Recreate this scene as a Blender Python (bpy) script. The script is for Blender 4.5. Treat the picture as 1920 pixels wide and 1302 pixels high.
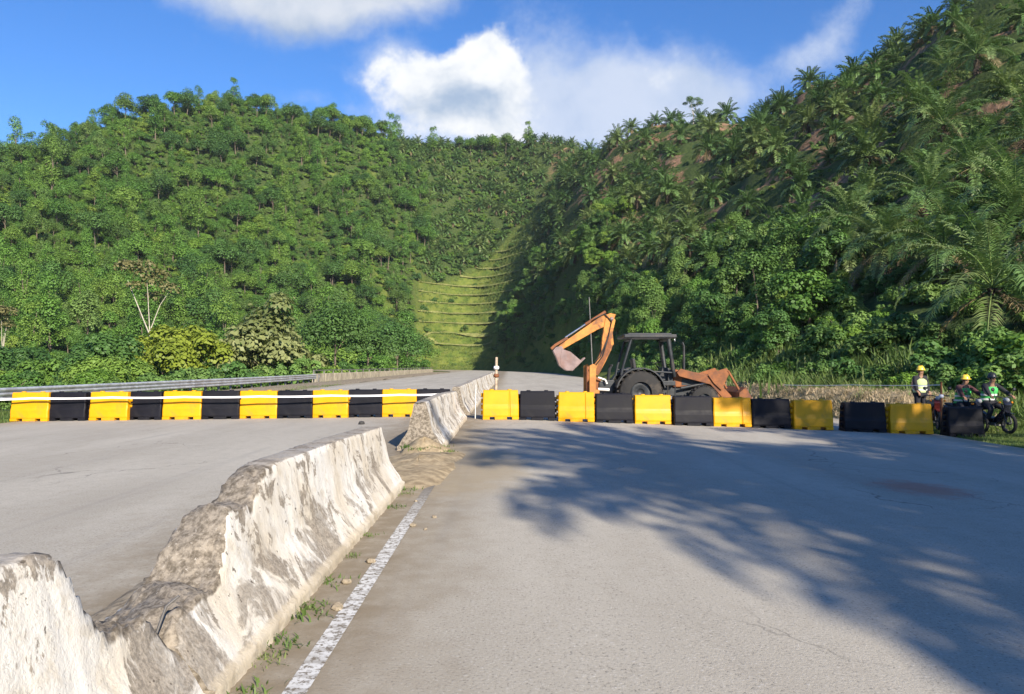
import bpy, math, random
import numpy as np
from mathutils import Vector, Matrix, Euler

for o in list(bpy.data.objects):
    bpy.data.objects.remove(o)
S = bpy.context.scene
COL = S.collection
R = math.radians
H = 1.48                     # camera height above the road
F = 1400.0                   # focal length in photo pixels (photo 1920 wide)
U0, V0 = 955.0, 686.0        # where the road vanishes

# ------------------------------------------------------------------ camera
cam = bpy.data.cameras.new('camera')
cam.sensor_width = 36.0
cam.lens = 36.0 * F / 1920.0
cam.shift_x = (960 - U0) / 1920.0
cam.shift_y = (V0 - 651) / 1920.0
cam.clip_start, cam.clip_end = 0.05, 6000
co = bpy.data.objects.new('camera', cam)
co.location = (0, 0, H)
co.rotation_euler = (R(90), 0, 0)
COL.objects.link(co)
S.camera = co

# ------------------------------------------------------------------ light
SUN_EL, SUN_AZ = R(27.0), math.atan2(0.43, -0.903)      # azimuth measured from +Y towards +X
to_sun = Vector((math.sin(SUN_AZ) * math.cos(SUN_EL), math.cos(SUN_AZ) * math.cos(SUN_EL), math.sin(SUN_EL)))
sl = bpy.data.lights.new('sun', 'SUN')
sl.energy = 5.0
sl.angle = R(0.45)
sl.color = (1.0, 0.90, 0.76)
so = bpy.data.objects.new('sun', sl)
so.rotation_euler = to_sun.to_track_quat('Z', 'Y').to_euler()
so.location = (20, -40, 40)
COL.objects.link(so)

W = bpy.data.worlds.new('World')
S.world = W
W.use_nodes = True
wt = W.node_tree
wt.nodes.clear()


class NT:
    """tiny helper around a node tree"""
    def __init__(s, t): s.t = t
    def n(s, typ, **kw):
        nd = s.t.nodes.new(typ)
        for k, v in kw.items(): setattr(nd, k, v)
        return nd
    def put(s, sock, v):
        if isinstance(v, bpy.types.NodeSocket): s.t.links.new(v, sock)
        elif v is not None: sock.default_value = v
    def m(s, op, a, b=None, c=None, clamp=False):
        nd = s.n('ShaderNodeMath', operation=op, use_clamp=clamp)
        for i, v in enumerate((a, b, c)):
            if v is not None: s.put(nd.inputs[i], v)
        return nd.outputs[0]
    def vm(s, op, a, b=None):
        nd = s.n('ShaderNodeVectorMath', operation=op)
        s.put(nd.inputs[0], a)
        if b is not None: s.put(nd.inputs[1], b)
        return nd.outputs['Value'] if op in ('LENGTH', 'DOT_PRODUCT', 'DISTANCE') else nd.outputs[0]
    def mr(s, v, a, b, c=0.0, d=1.0, smooth=True):
        nd = s.n('ShaderNodeMapRange', interpolation_type='SMOOTHSTEP' if smooth else 'LINEAR')
        s.put(nd.inputs[0], v)
        for i, q in enumerate((a, b, c, d)): s.put(nd.inputs[i + 1], q)
        return nd.outputs[0]
    def noise(s, vec, scale, detail=4, rough=0.55, dist=0.0):
        nd = s.n('ShaderNodeTexNoise')
        if vec is not None: s.put(nd.inputs['Vector'], vec)
        nd.inputs['Scale'].default_value = scale
        nd.inputs['Detail'].default_value = detail
        nd.inputs['Roughness'].default_value = rough
        nd.inputs['Distortion'].default_value = dist
        return nd.outputs[0]
    def mix(s, f, a, b, blend='MIX'):
        nd = s.n('ShaderNodeMix', data_type='RGBA', blend_type=blend)
        s.put(nd.inputs[0], f)
        s.put(nd.inputs[6], a if isinstance(a, bpy.types.NodeSocket) else (*a, 1.0))
        s.put(nd.inputs[7], b if isinstance(b, bpy.types.NodeSocket) else (*b, 1.0))
        return nd.outputs[2]
    def comb(s, x, y, z):
        nd = s.n('ShaderNodeCombineXYZ')
        for i, v in enumerate((x, y, z)): s.put(nd.inputs[i], v)
        return nd.outputs[0]
    def sep(s, v):
        nd = s.n('ShaderNodeSeparateXYZ')
        s.put(nd.inputs[0], v)
        return nd.outputs


def build_world():
    k = NT(wt)
    out = k.n('ShaderNodeOutputWorld')
    bg = k.n('ShaderNodeBackground')
    bg.inputs[1].default_value = 0.08
    sky = k.n('ShaderNodeTexSky', sky_type='NISHITA')
    sky.sun_disc = False
    sky.sun_elevation = SUN_EL
    sky.sun_rotation = SUN_AZ
    sky.altitude = 300
    sky.air_density = 1.0
    sky.dust_density = 0.25
    sky.ozone_density = 3.0
    hs = k.n('ShaderNodeHueSaturation')
    hs.inputs['Saturation'].default_value = 1.22
    hs.inputs['Value'].default_value = 1.0
    wt.links.new(sky.outputs[0], hs.inputs['Color'])
    blue = k.mix(1.0, hs.outputs[0], (1.0, 1.10, 1.36), 'MULTIPLY')
    tc = k.n('ShaderNodeTexCoord')
    d = tc.outputs['Generated']
    x, y, z = k.sep(d)
    # a cloud sheet seen in direction space (works all round the sky)
    zc = k.m('ADD', k.m('MAXIMUM', z, 0.0), 0.12)
    plane = k.comb(k.m('DIVIDE', x, zc), k.m('DIVIDE', y, zc), 0.0)
    # bearings of the clouds seen over the valley
    ys = k.m('MAXIMUM', y, 0.05)
    px, pz = k.m('DIVIDE', x, ys), k.m('DIVIDE', z, ys)
    p = k.comb(px, pz, 0.0)
    ahead = k.mr(y, 0.2, 0.45)
    warp = k.n('ShaderNodeTexNoise')
    k.put(warp.inputs['Vector'], p)
    warp.inputs['Scale'].default_value = 7.0
    warp.inputs['Detail'].default_value = 4
    wv = k.vm('MULTIPLY', k.vm('SUBTRACT', warp.outputs['Color'], (0.5, 0.5, 0.5)), (0.075, 0.075, 0.0))
    pw = k.vm('ADD', p, wv)

    def blobs(lst, off=(0, 0)):
        tot = None
        for (u, v, ru, rv, wgt, ang) in lst:
            c = ((u - U0) / F + off[0], (V0 - v) / F + off[1], 0.0)
            q = k.vm('SUBTRACT', pw, c)
            if ang:
                rt = k.n('ShaderNodeVectorRotate', rotation_type='Z_AXIS')
                k.put(rt.inputs['Vector'], q)
                rt.inputs['Angle'].default_value = -R(ang)
                q = rt.outputs[0]
            q = k.vm('MULTIPLY', q, (F / ru, F / rv, 0.0))
            g = k.mr(k.vm('LENGTH', q), 1.0, 0.0, 0.0, wgt)
            tot = g if tot is None else k.m('ADD', tot, g)
        return tot
    cumulus = [(908, 90, 85, 95, 1.25, 0), (885, 135, 140, 120, 1.15, 0), (840, 165, 230, 110, .85, 0), (945, 160, 100, 140, .7, 0), (870, 225, 240, 70, .85, 0), (745, 120, 130, 90, .5, 0), (905, 265, 200, 45, .6, 0), (1255, 125, 120, 80, .5, 0)]
    veil = [(1260, 140, 200, 120, 1.1, 0), (1130, 190, 330, 150, 1.1, 0), (1020, 120, 260, 180, .85, 0), (960, 255, 420, 90, 1.1, 0), (745, 115, 150, 110, 1.0, 0), (850, 200, 230, 120, 1.0, 0),
            (1555, 70, 210, 75, .9, 50), (1470, 120, 150, 60, .55, 35), (600, 190, 170, 50, .5, -12), (1330, 190, 170, 110, .7, 0)]
    top = [(480, 10, 330, 110, 1.0, -6), (690, 0, 300, 90, 1.05, 4), (580, -70, 520, 120, 1.3, 0)]
    fine = k.noise(pw, 16.0, 6, 0.6)
    fine2 = k.noise(p, 46.0, 5, 0.62)
    fn = k.m('ADD', k.m('MULTIPLY', k.m('SUBTRACT', fine, 0.5), 1.0), k.m('MULTIPLY', k.m('SUBTRACT', fine2, 0.5), 0.6))
    cu = k.mr(k.m('ADD', blobs(cumulus), k.m('MULTIPLY', fn, 1.25)), 0.34, 1.08)
    ve = k.m('MULTIPLY', k.mr(k.m('ADD', blobs(veil), k.m('MULTIPLY', fn, 1.0)), 0.12, 1.6), 0.9)
    to = k.m('MULTIPLY', k.mr(k.m('ADD', blobs(top), k.m('MULTIPLY', fn, 0.8)), 0.22, 1.55), 0.95)
    cu, ve, to = (k.m('MULTIPLY', q, ahead) for q in (cu, ve, to))
    # everything else: the same broken fair-weather cloud all round
    gen = k.mr(k.noise(plane, 0.9, 6, 0.55, 0.3), 0.58, 0.85, 0.0, 0.7)
    gen = k.m('MULTIPLY', gen, k.m('SUBTRACT', 1.0, k.mr(y, 0.45, 0.75)))
    gen = k.m('MULTIPLY', gen, k.mr(z, 0.0, 0.15))
    # light and dark inside the clouds
    shade = k.mr(k.m('ADD', k.noise(pw, 9.0, 5, 0.6), k.m('MULTIPLY', blobs([(855, 200, 200, 70, .24, 0), (560, 55, 330, 50, .35, 0)]), -1.0)), 0.12, 0.60)
    white = k.mix(shade, (2.9, 3.8, 5.2), (7.4, 7.5, 7.6))
    col = k.mix(gen, blue, (4.6, 5.2, 6.2))
    col = k.mix(ve, col, k.mix(0.65, white, (3.9, 4.7, 6.3)))
    col = k.mix(to, col, k.mix(0.5, white, (3.9, 4.4, 5.3)))
    col = k.mix(cu, col, white)
    wt.links.new(col, bg.inputs[0])
    wt.links.new(bg.outputs[0], out.inputs[0])


build_world()
S.view_settings.view_transform = 'Standard'
S.view_settings.look = 'None'
S.view_settings.gamma = 1.0
S.view_settings.use_curve_mapping = False
S.view_settings.exposure = 0.8

# ------------------------------------------------------------------ helpers
def tag(o, label=None, cat=None, group=None, kind=None):
    if label: o['label'] = label
    if cat: o['category'] = cat
    if group: o['group'] = group
    if kind: o['kind'] = kind
    return o


def link(o, parent=None):
    COL.objects.link(o)
    if parent is not None: o.parent = parent
    return o


def empty(name, loc=(0, 0, 0), rz=0.0):
    o = bpy.data.objects.new(name, None)
    o.empty_display_size = 0.2
    o.location = loc
    o.rotation_euler = (0, 0, rz)
    return link(o)


def obj(name, me, parent=None):
    return link(bpy.data.objects.new(name, me), parent)


def np_mesh(name, V, Q, mat=None, smooth=False, attrs=None, mats=None, midx=None):
    """mesh from numpy verts and quads (a triangle repeats no vertex: pass an (n,3) array)"""
    me = bpy.data.meshes.new(name)
    V = np.asarray(V, dtype=np.float32)
    Q = np.asarray(Q, dtype=np.int32)
    k = Q.shape[1]
    me.vertices.add(len(V))
    me.vertices.foreach_set('co', V.ravel())
    me.loops.add(Q.size)
    me.loops.foreach_set('vertex_index', Q.ravel())
    me.polygons.add(len(Q))
    me.polygons.foreach_set('loop_start', np.arange(0, Q.size, k, dtype=np.int32))
    for m_ in (mats or ([mat] if mat else [])): me.materials.append(m_)
    if midx is not None: me.polygons.foreach_set('material_index', np.asarray(midx, dtype=np.int32))
    if smooth: me.polygons.foreach_set('use_smooth', np.ones(len(Q), dtype=bool))
    for nm, a in (attrs or {}).items():
        at = me.attributes.new(nm, 'FLOAT', 'POINT')
        at.data.foreach_set('value', np.asarray(a, dtype=np.float32))
    me.update()
    me.validate()
    return me


class MB:
    """collects boxes, tubes and lofts into one mesh"""
    def __init__(s): s.v, s.f, s.sm = [], [], []
    def add(s, v, f, smooth=False):
        b = len(s.v)
        s.v += [tuple(p) for p in v]
        s.f += [tuple(i + b for i in q) for q in f]
        s.sm += [smooth] * len(f)
        return s
    def box(s, c, d, rot=None, taper=1.0):
        x, y, z = d[0] / 2, d[1] / 2, d[2] / 2
        pts = [Vector((sx * x * (taper if sz > 0 else 1), sy * y * (taper if sz > 0 else 1), sz * z)) for sz in (-1, 1) for sx, sy in ((-1, -1), (1, -1), (1, 1), (-1, 1))]
        if rot is not None: pts = [Euler(rot).to_matrix() @ p for p in pts]
        return s.add([p + Vector(c) for p in pts], [(3, 2, 1, 0), (4, 5, 6, 7), (0, 1, 5, 4), (1, 2, 6, 5), (2, 3, 7, 6), (3, 0, 4, 7)])
    def tube(s, pts, r, n=8, cap=True, smooth=True):
        pts = [Vector(p) for p in pts]
        rr = r if isinstance(r, (list, tuple)) else [r] * len(pts)
        vs, fs, up = [], [], Vector((0, 0, 1))
        for i, p in enumerate(pts):
            t = (pts[min(i + 1, len(pts) - 1)] - pts[max(i - 1, 0)]).normalized()
            a = t.cross(up)
            if a.length < 1e-3: a = t.cross(Vector((1, 0, 0)))
            a.normalize()
            b = a.cross(t)
            for j in range(n):
                w = 2 * math.pi * j / n
                vs.append(p + (a * math.cos(w) + b * math.sin(w)) * rr[i])
        for i in range(len(pts) - 1):
            for j in range(n):
                fs.append((i * n + j, (i + 1) * n + j, (i + 1) * n + (j + 1) % n, i * n + (j + 1) % n))
        s.add(vs, fs, smooth)
        if cap:
            k = len(pts) - 1
            s.add(vs[:n], [tuple(range(n))]); s.add(vs[k * n:], [tuple(reversed(range(n)))])
        return s
    def lathe(s, prof, c=(0, 0, 0), axis='Z', n=20, smooth=True):
        vs, fs = [], []
        for r, h in prof:
            for j in range(n):
                w = 2 * math.pi * j / n
                a, b = r * math.cos(w), r * math.sin(w)
                p = (a, b, h) if axis == 'Z' else ((a, h, b) if axis == 'Y' else (h, a, b))
                vs.append(Vector(p) + Vector(c))
        for i in range(len(prof) - 1):
            for j in range(n):
                fs.append((i * n + j, i * n + (j + 1) % n, (i + 1) * n + (j + 1) % n, (i + 1) * n + j))
        return s.add(vs, fs, smooth)
    def prism(s, poly, y0, y1):
        """polygon in XZ swept along Y"""
        n = len(poly)
        vs = [(x, y0, z) for x, z in poly] + [(x, y1, z) for x, z in poly]
        fs = [tuple(range(n)), tuple(reversed(range(n, 2 * n)))] + [(i, i + n, (i + 1) % n + n, (i + 1) % n) for i in range(n)]
        return s.add(vs, fs)
    def build(s, name, mat, parent=None, bevel=0.0, seg=2, loc=None):
        me = bpy.data.meshes.new(name)
        me.from_pydata(s.v, [], s.f)
        me.polygons.foreach_set('use_smooth', s.sm)
        if mat: me.materials.append(mat)
        o = obj(name, me, parent)
        fix_normals(me)
        if loc: o.location = loc
        if bevel:
            b = o.modifiers.new('bevel', 'BEVEL')
            b.width, b.segments, b.limit_method = bevel, seg, 'ANGLE'
            b.angle_limit = R(35)
        return o


def fix_normals(me):
    import bmesh
    bm = bmesh.new()
    bm.from_mesh(me)
    bmesh.ops.recalc_face_normals(bm, faces=bm.faces)
    bm.to_mesh(me)
    bm.free()


def copy_tree(o, parent=None):
    c = o.copy()
    COL.objects.link(c)
    if parent is not None: c.parent = parent
    for ch in list(o.children): copy_tree(ch, c)
    return c


def px(u, v, D):
    """photo pixel + depth -> world point"""
    return Vector(((u - U0) / F * D, D, H - (v - V0) / F * D))

# ------------------------------------------------------------------ materials
def principled(name):
    m = bpy.data.materials.new(name)
    m.use_nodes = True
    m.node_tree.nodes.clear()
    k = NT(m.node_tree)
    out = k.n('ShaderNodeOutputMaterial')
    p = k.n('ShaderNodeBsdfPrincipled')
    m.node_tree.links.new(p.outputs[0], out.inputs[0])
    return m, k, p, out


def simple(name, c, rough=0.6, var=0.15, scale=8.0, metal=0.0, bump=0.0, dirt=None, dirt_amt=0.5, spec=0.5):
    m, k, p, out = principled(name)
    tc = k.n('ShaderNodeTexCoord').outputs['Object']
    n1 = k.noise(tc, scale, 5, 0.6)
    col = k.mix(k.mr(n1, 0.3, 0.7), tuple(q * (1 - var) for q in c), tuple(min(1, q * (1 + var)) for q in c))
    if dirt:
        n2 = k.noise(tc, scale * 0.45, 6, 0.68, 0.4)
        col = k.mix(k.m('MULTIPLY', k.mr(n2, 0.48, 0.64), dirt_amt), col, dirt)
    k.put(p.inputs['Base Color'], col)
    k.put(p.inputs['Roughness'], k.mr(n1, 0.2, 0.8, rough - 0.1, min(1, rough + 0.1)))
    p.inputs['Metallic'].default_value = metal
    p.inputs['Specular IOR Level'].default_value = spec
    if bump:
        b = k.n('ShaderNodeBump')
        b.inputs['Strength'].default_value = bump
        b.inputs['Distance'].default_value = 0.02
        k.put(b.inputs['Height'], n1)
        k.put(p.inputs['Normal'], b.outputs[0])
    return m


def foliage(name, dark, light, warm=None, transl=0.3, rough=0.55):
    m, k, p, out = principled(name)
    at = k.n('ShaderNodeAttribute', attribute_name='tint').outputs['Fac']
    rnd = k.n('ShaderNodeObjectInfo').outputs['Random']
    f = k.m('ADD', k.m('MULTIPLY', at, 0.55), k.m('MULTIPLY', rnd, 0.55), clamp=True)
    col = k.mix(f, dark, light)
    if warm:
        r2 = k.m('FRACT', k.m('MULTIPLY', rnd, 7.31))
        col = k.mix(k.mr(r2, 0.4, 1.0, 0.0, 0.8), col, warm)
    k.put(p.inputs['Base Color'], col)
    p.inputs['Roughness'].default_value = rough
    p.inputs['Specular IOR Level'].default_value = 0.35
    tr = k.n('ShaderNodeBsdfTranslucent')
    k.put(tr.inputs[0], k.mix(0.5, col, (0.11, 0.22, 0.035)))
    mx = k.n('ShaderNodeMixShader')
    mx.inputs[0].default_value = transl
    m.node_tree.links.new(p.outputs[0], mx.inputs[1])
    m.node_tree.links.new(tr.outputs[0], mx.inputs[2])
    m.node_tree.links.new(mx.outputs[0], out.inputs[0])
    return m


def asphalt():
    m, k, p, out = principled('weathered asphalt')
    tc = k.n('ShaderNodeTexCoord').outputs['Object']
    x, y, z = k.sep(tc)
    big = k.noise(k.comb(k.m('MULTIPLY', x, 1.0), k.m('MULTIPLY', y, 0.25), 0.0), 0.55, 5, 0.6)
    mid = k.noise(tc, 5.0, 5, 0.65)
    agg = k.noise(tc, 55.0, 4, 0.75)
    col = k.mix(k.mr(big, 0.3, 0.72), (0.372, 0.338, 0.275), (0.472, 0.436, 0.362))
    col = k.mix(k.m('MULTIPLY', k.mr(mid, 0.45, 0.75), 0.35), col, (0.33, 0.295, 0.24))
    col = k.mix(k.m('MULTIPLY', k.mr(agg, 0.46, 0.30), 0.85), col, (0.12, 0.115, 0.105))
    col = k.mix(k.m('MULTIPLY', k.mr(agg, 0.56, 0.72), 0.75), col, (0.62, 0.60, 0.56))
    # silt washed against both feet of the median
    dx = k.m('MULTIPLY', k.m('ABSOLUTE', k.m('ADD', x, 1.55)), k.mr(x, -1.6, -1.5, 0.66, 1.0))
    sd = k.m('ADD', dx, k.m('MULTIPLY', k.m('SUBTRACT', k.noise(tc, 1.6, 5, 0.6), 0.5), 1.1))
    silt = k.m('MULTIPLY', k.mr(sd, 1.5, 0.35), 0.9)
    col = k.mix(k.m('MULTIPLY', silt, k.mr(mid, 0.25, 0.6, 0.55, 1.0)), col, (0.22, 0.175, 0.115))
    # sand spilling out of the gap in the median
    gx, gy = k.m('ADD', x, 0.75), k.m('SUBTRACT', y, 10.9)
    gd = k.vm('LENGTH', k.comb(k.m('MULTIPLY', gx, 0.9), k.m('MULTIPLY', gy, 0.42), 0.0))
    gs = k.m('ADD', gd, k.m('MULTIPLY', k.m('SUBTRACT', k.noise(tc, 1.3, 5, 0.65), 0.5), 1.2))
    col = k.mix(k.m('MULTIPLY', k.mr(gs, 1.3, 0.55), 0.8), col, (0.36, 0.29, 0.185))
    # faded red earth patch on the carriageway
    rd = k.vm('LENGTH', k.comb(k.m('SUBTRACT', x, 5.6), k.m('MULTIPLY', k.m('SUBTRACT', y, 10.1), 0.8), 0.0))
    rs = k.m('ADD', rd, k.m('MULTIPLY', k.m('SUBTRACT', mid, 0.5), 1.2))
    col = k.mix(k.m('MULTIPLY', k.mr(rs, 0.8, 0.2), 0.55), col, (0.42, 0.13, 0.075))
    # dirty outer edges of the roadway
    e = k.m('MAXIMUM', k.m('SUBTRACT', x, 10.4), k.m('SUBTRACT', -12.4, x))
    es = k.m('ADD', e, k.m('MULTIPLY', k.m('SUBTRACT', k.noise(tc, 0.9, 5, 0.6), 0.5), 1.6))
    col = k.mix(k.m('MULTIPLY', k.mr(es, -0.2, 1.1), 0.75), col, (0.32, 0.27, 0.19))
    # a few tyre-darkened streaks
    st = k.noise(k.comb(k.m('MULTIPLY', x, 1.4), k.m('MULTIPLY', y, 0.05), 0.0), 1.0, 4, 0.6)
    col = k.mix(k.m('MULTIPLY', k.mr(st, 0.58, 0.72), 0.30), col, (0.20, 0.19, 0.18))
    # hairline cracks, sealed here and there
    cr = k.n('ShaderNodeTexVoronoi', feature='DISTANCE_TO_EDGE')
    cr.inputs['Scale'].default_value = 0.33
    wv = k.n('ShaderNodeTexNoise'); wv.inputs['Scale'].default_value = 1.2; wv.inputs['Detail'].default_value = 5
    k.put(wv.inputs['Vector'], tc)
    k.put(cr.inputs['Vector'], k.vm('ADD', tc, k.vm('MULTIPLY', wv.outputs['Color'], (1.6, 1.6, 0))))
    crk = k.m('MULTIPLY', k.mr(cr.outputs['Distance'], 0.006, 0.001), k.mr(k.noise(tc, 0.25, 2), 0.5, 0.62, 0.0, 0.55))
    col = k.mix(crk, col, (0.07, 0.065, 0.06))
    k.put(p.inputs['Base Color'], col)
    k.put(p.inputs['Roughness'], k.mr(mid, 0.3, 0.7, 0.78, 0.95))
    p.inputs['Specular IOR Level'].default_value = 0.3
    b = k.n('ShaderNodeBump')
    b.inputs['Strength'].default_value = 0.5
    b.inputs['Distance'].default_value = 0.01
    k.put(b.inputs['Height'], agg)
    k.put(p.inputs['Normal'], b.outputs[0])
    return m


def line_paint():
    m, k, p, out = principled('worn white road paint')
    tc = k.n('ShaderNodeTexCoord').outputs['Object']
    x, y, z = k.sep(tc)
    yy = k.m('ADD', k.m('MULTIPLY', y, 38.0), k.m('MULTIPLY', k.noise(k.comb(k.m('MULTIPLY', x, 4.0), k.m('MULTIPLY', y, 2.0), 0.0), 2.0, 4), 3.0))
    bars = k.mr(k.m('SINE', yy), -1.0, -0.45)
    chips = k.mr(k.noise(tc, 26.0, 6, 0.7), 0.40, 0.52)
    wear = k.mr(k.noise(tc, 2.2, 4, 0.6), 0.28, 0.5)
    edge = k.mr(k.m('ABSOLUTE', k.m('ADD', x, 0.97)), 0.06, 0.028)
    f = k.m('MULTIPLY', k.m('MULTIPLY', k.m('ADD', k.m('MULTIPLY', bars, 0.4), 0.6), chips), k.m('MULTIPLY', k.m('MAXIMUM', edge, chips), k.m('ADD', k.m('MULTIPLY', wear, 0.5), 0.5)))
    f = k.m('MULTIPLY', f, k.mr(y, 9.6, 6.4, 0.0, 1.0))
    col = k.mix(f, (0.17, 0.145, 0.11), (0.62, 0.62, 0.60))
    k.put(p.inputs['Base Color'], col)
    p.inputs['Roughness'].default_value = 0.8
    return m


def jersey_mat():
    m, k, p, out = principled('flaking white concrete')
    tc = k.n('ShaderNodeTexCoord').outputs['Object']
    x, y, z = k.sep(tc)
    br = k.n('ShaderNodeAttribute', attribute_name='broken').outputs['Fac']
    seed = k.m('MULTIPLY', k.n('ShaderNodeObjectInfo').outputs['Random'], 40.0)
    v = k.comb(x, k.m('ADD', y, seed), z)
    streak = k.noise(k.comb(k.m('MULTIPLY', x, 2.0), k.m('MULTIPLY', k.m('ADD', y, seed), 5.5), k.m('MULTIPLY', z, 3.4)), 1.0, 7, 0.68, 1.2)
    patch = k.noise(v, 2.4, 7, 0.66, 0.8)
    fine = k.noise(v, 45.0, 4, 0.7)
    paint = k.mix(k.mr(k.noise(v, 2.0, 3), 0.35, 0.65), (0.60, 0.545, 0.45), (0.68, 0.665, 0.62))
    paint = k.mix(k.m('MULTIPLY', k.mr(k.noise(v, 9.0, 5, 0.6), 0.5, 0.68), 0.5), paint, (0.50, 0.44, 0.34))
    bare = k.mix(k.mr(fine, 0.35, 0.65), (0.16, 0.135, 0.105), (0.33, 0.285, 0.23))
    # grey-brown algae runs below the brow and near the foot
    st = k.mr(k.m('ADD', streak, k.m('MULTIPLY', k.m('SUBTRACT', patch, 0.5), 1.3)), 0.55, 0.61)
    foot = k.m('MULTIPLY', k.mr(z, 0.52, 0.28), k.mr(patch, 0.47, 0.55))
    f = k.m('MAXIMUM', k.m('MULTIPLY', st, 0.88), k.m('MULTIPLY', foot, 0.75))
    col = k.mix(f, paint, bare)
    spots = k.mr(k.noise(v, 17.0, 4, 0.6), 0.66, 0.71)
    col = k.mix(k.m('MULTIPLY', spots, 0.85), col, (0.075, 0.06, 0.045))
    dark = k.m('MULTIPLY', k.mr(streak, 0.64, 0.72), 0.7)
    col = k.mix(dark, col, (0.10, 0.09, 0.055))
    # grime on the flat crown and the pale splash along the foot
    geo = k.n('ShaderNodeNewGeometry').outputs['Normal']
    nz = k.sep(geo)[2]
    col = k.mix(k.m('MULTIPLY', k.mr(nz, 0.75, 0.95), 0.7), col, bare)
    col = k.mix(k.m('MULTIPLY', k.mr(z, 0.11, 0.08), 0.65), col, (0.56, 0.48, 0.35))
    # broken faces show the raw aggregate
    raw = k.mix(k.mr(k.noise(v, 22.0, 5, 0.7), 0.35, 0.65), (0.12, 0.10, 0.075), (0.33, 0.285, 0.225))
    raw = k.mix(k.mr(fine, 0.6, 0.72), raw, (0.46, 0.42, 0.36))
    col = k.mix(k.mr(br, 0.15, 0.55), col, raw)
    k.put(p.inputs['Base Color'], col)
    p.inputs['Roughness'].default_value = 0.9
    p.inputs['Specular IOR Level'].default_value = 0.25
    b = k.n('ShaderNodeBump')
    b.inputs['Strength'].default_value = 0.55
    b.inputs['Distance'].default_value = 0.02
    k.put(b.inputs['Height'], k.m('ADD', k.m('MULTIPLY', patch, 0.6), k.m('MULTIPLY', fine, 0.5)))
    k.put(p.inputs['Normal'], b.outputs[0])
    return m


def terrain_mat():
    m, k, p, out = principled('hill ground')
    tc = k.n('ShaderNodeTexCoord').outputs['Object']
    at = lambda a: k.n('ShaderNodeAttribute', attribute_name=a).outputs['Fac']
    n1 = k.noise(tc, 0.12, 5, 0.6)
    n2 = k.noise(tc, 1.4, 5, 0.65)
    g = k.mix(k.mr(n2, 0.3, 0.7), (0.030, 0.052, 0.014), (0.075, 0.105, 0.028))
    soil = k.mix(k.mr(n2, 0.3, 0.7), (0.15, 0.085, 0.05), (0.32, 0.20, 0.12))
    col = k.mix(k.m('MULTIPLY', at('soil'), k.mr(n1, 0.52, 0.60)), g, soil)
    lawn = k.mix(k.mr(k.noise(tc, 0.35, 5, 0.65), 0.3, 0.7), (0.08, 0.125, 0.022), (0.17, 0.195, 0.04))
    col = k.mix(at('lawn'), col, lawn)
    straw = k.mix(k.mr(k.noise(tc, 3.0, 5, 0.7), 0.3, 0.7), (0.25, 0.185, 0.10), (0.50, 0.40, 0.24))
    col = k.mix(at('straw'), col, straw)
    k.put(p.inputs['Base Color'], col)
    p.inputs['Roughness'].default_value = 0.95
    p.inputs['Specular IOR Level'].default_value = 0.15
    b = k.n('ShaderNodeBump')
    b.inputs['Strength'].default_value = 0.8
    b.inputs['Distance'].default_value = 0.3
    k.put(b.inputs['Height'], n2)
    k.put(p.inputs['Normal'], b.outputs[0])
    return m


M = {}
M['asphalt'] = asphalt()
M['line'] = line_paint()
M['jersey'] = jersey_mat()
M['ground'] = terrain_mat()
M['yellow'] = simple('yellow barrier plastic', (0.68, 0.325, 0.002), 0.45, 0.06, 3.0, dirt=(0.36, 0.19, 0.04), dirt_amt=0.5, spec=0.3)
M['black'] = simple('black barrier plastic', (0.007, 0.007, 0.011), 0.6, 0.3, 3.0, dirt=(0.02, 0.019, 0.019), dirt_amt=0.5, spec=0.22)
M['galv'] = simple('galvanised steel', (0.62, 0.63, 0.64), 0.45, 0.15, 3.0, metal=0.5, dirt=(0.24, 0.2, 0.17), dirt_amt=0.35)
M['galv_post'] = simple('weathered steel post', (0.20, 0.19, 0.18), 0.6, 0.25, 4.0, metal=0.4)
M['concrete'] = simple('aged concrete', (0.46, 0.40, 0.30), 0.9, 0.22, 1.6, bump=0.3, dirt=(0.18, 0.14, 0.1), dirt_amt=0.5)
M['sand'] = simple('sandy silt', (0.36, 0.285, 0.18), 0.95, 0.3, 7.0, bump=0.35, dirt=(0.20, 0.15, 0.09), dirt_amt=0.6, spec=0.1)
M['rubble'] = simple('broken concrete', (0.30, 0.25, 0.18), 0.95, 0.35, 14.0, bump=0.8, dirt=(0.12, 0.09, 0.06), dirt_amt=0.7, spec=0.1)
M['tape'] = simple('white tape', (0.80, 0.78, 0.78), 0.5, 0.05, 3.0)
M['wood'] = simple('weathered pole wood', (0.46, 0.36, 0.26), 0.85, 0.3, 14.0, dirt=(0.2, 0.13, 0.09))
M['orange'] = simple('faded orange machine paint', (0.52, 0.21, 0.04), 0.65, 0.3, 3.5, dirt=(0.16, 0.065, 0.03), dirt_amt=0.9)
M['rust'] = simple('rusty orange paint', (0.23, 0.085, 0.03), 0.8, 0.3, 4.0, dirt=(0.12, 0.05, 0.03), dirt_amt=0.85, bump=0.3)
M['darkmetal'] = simple('dark machine paint', (0.022, 0.026, 0.030), 0.5, 0.3, 4.0, dirt=(0.08, 0.065, 0.05), dirt_amt=0.4)
M['bucket'] = simple('worn bucket steel', (0.24, 0.175, 0.165), 0.55, 0.25, 4.0, metal=0.3, dirt=(0.22, 0.12, 0.09), dirt_amt=0.6)
M['rubber'] = simple('tyre rubber', (0.020, 0.019, 0.018), 0.85, 0.3, 6.0, dirt=(0.10, 0.08, 0.06), dirt_amt=0.4)
M['chrome'] = simple('bright steel', (0.72, 0.72, 0.72), 0.22, 0.05, 6.0, metal=0.9)
M['palewhite'] = simple('white paint', (0.74, 0.73, 0.70), 0.5, 0.1, 6.0)
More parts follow.
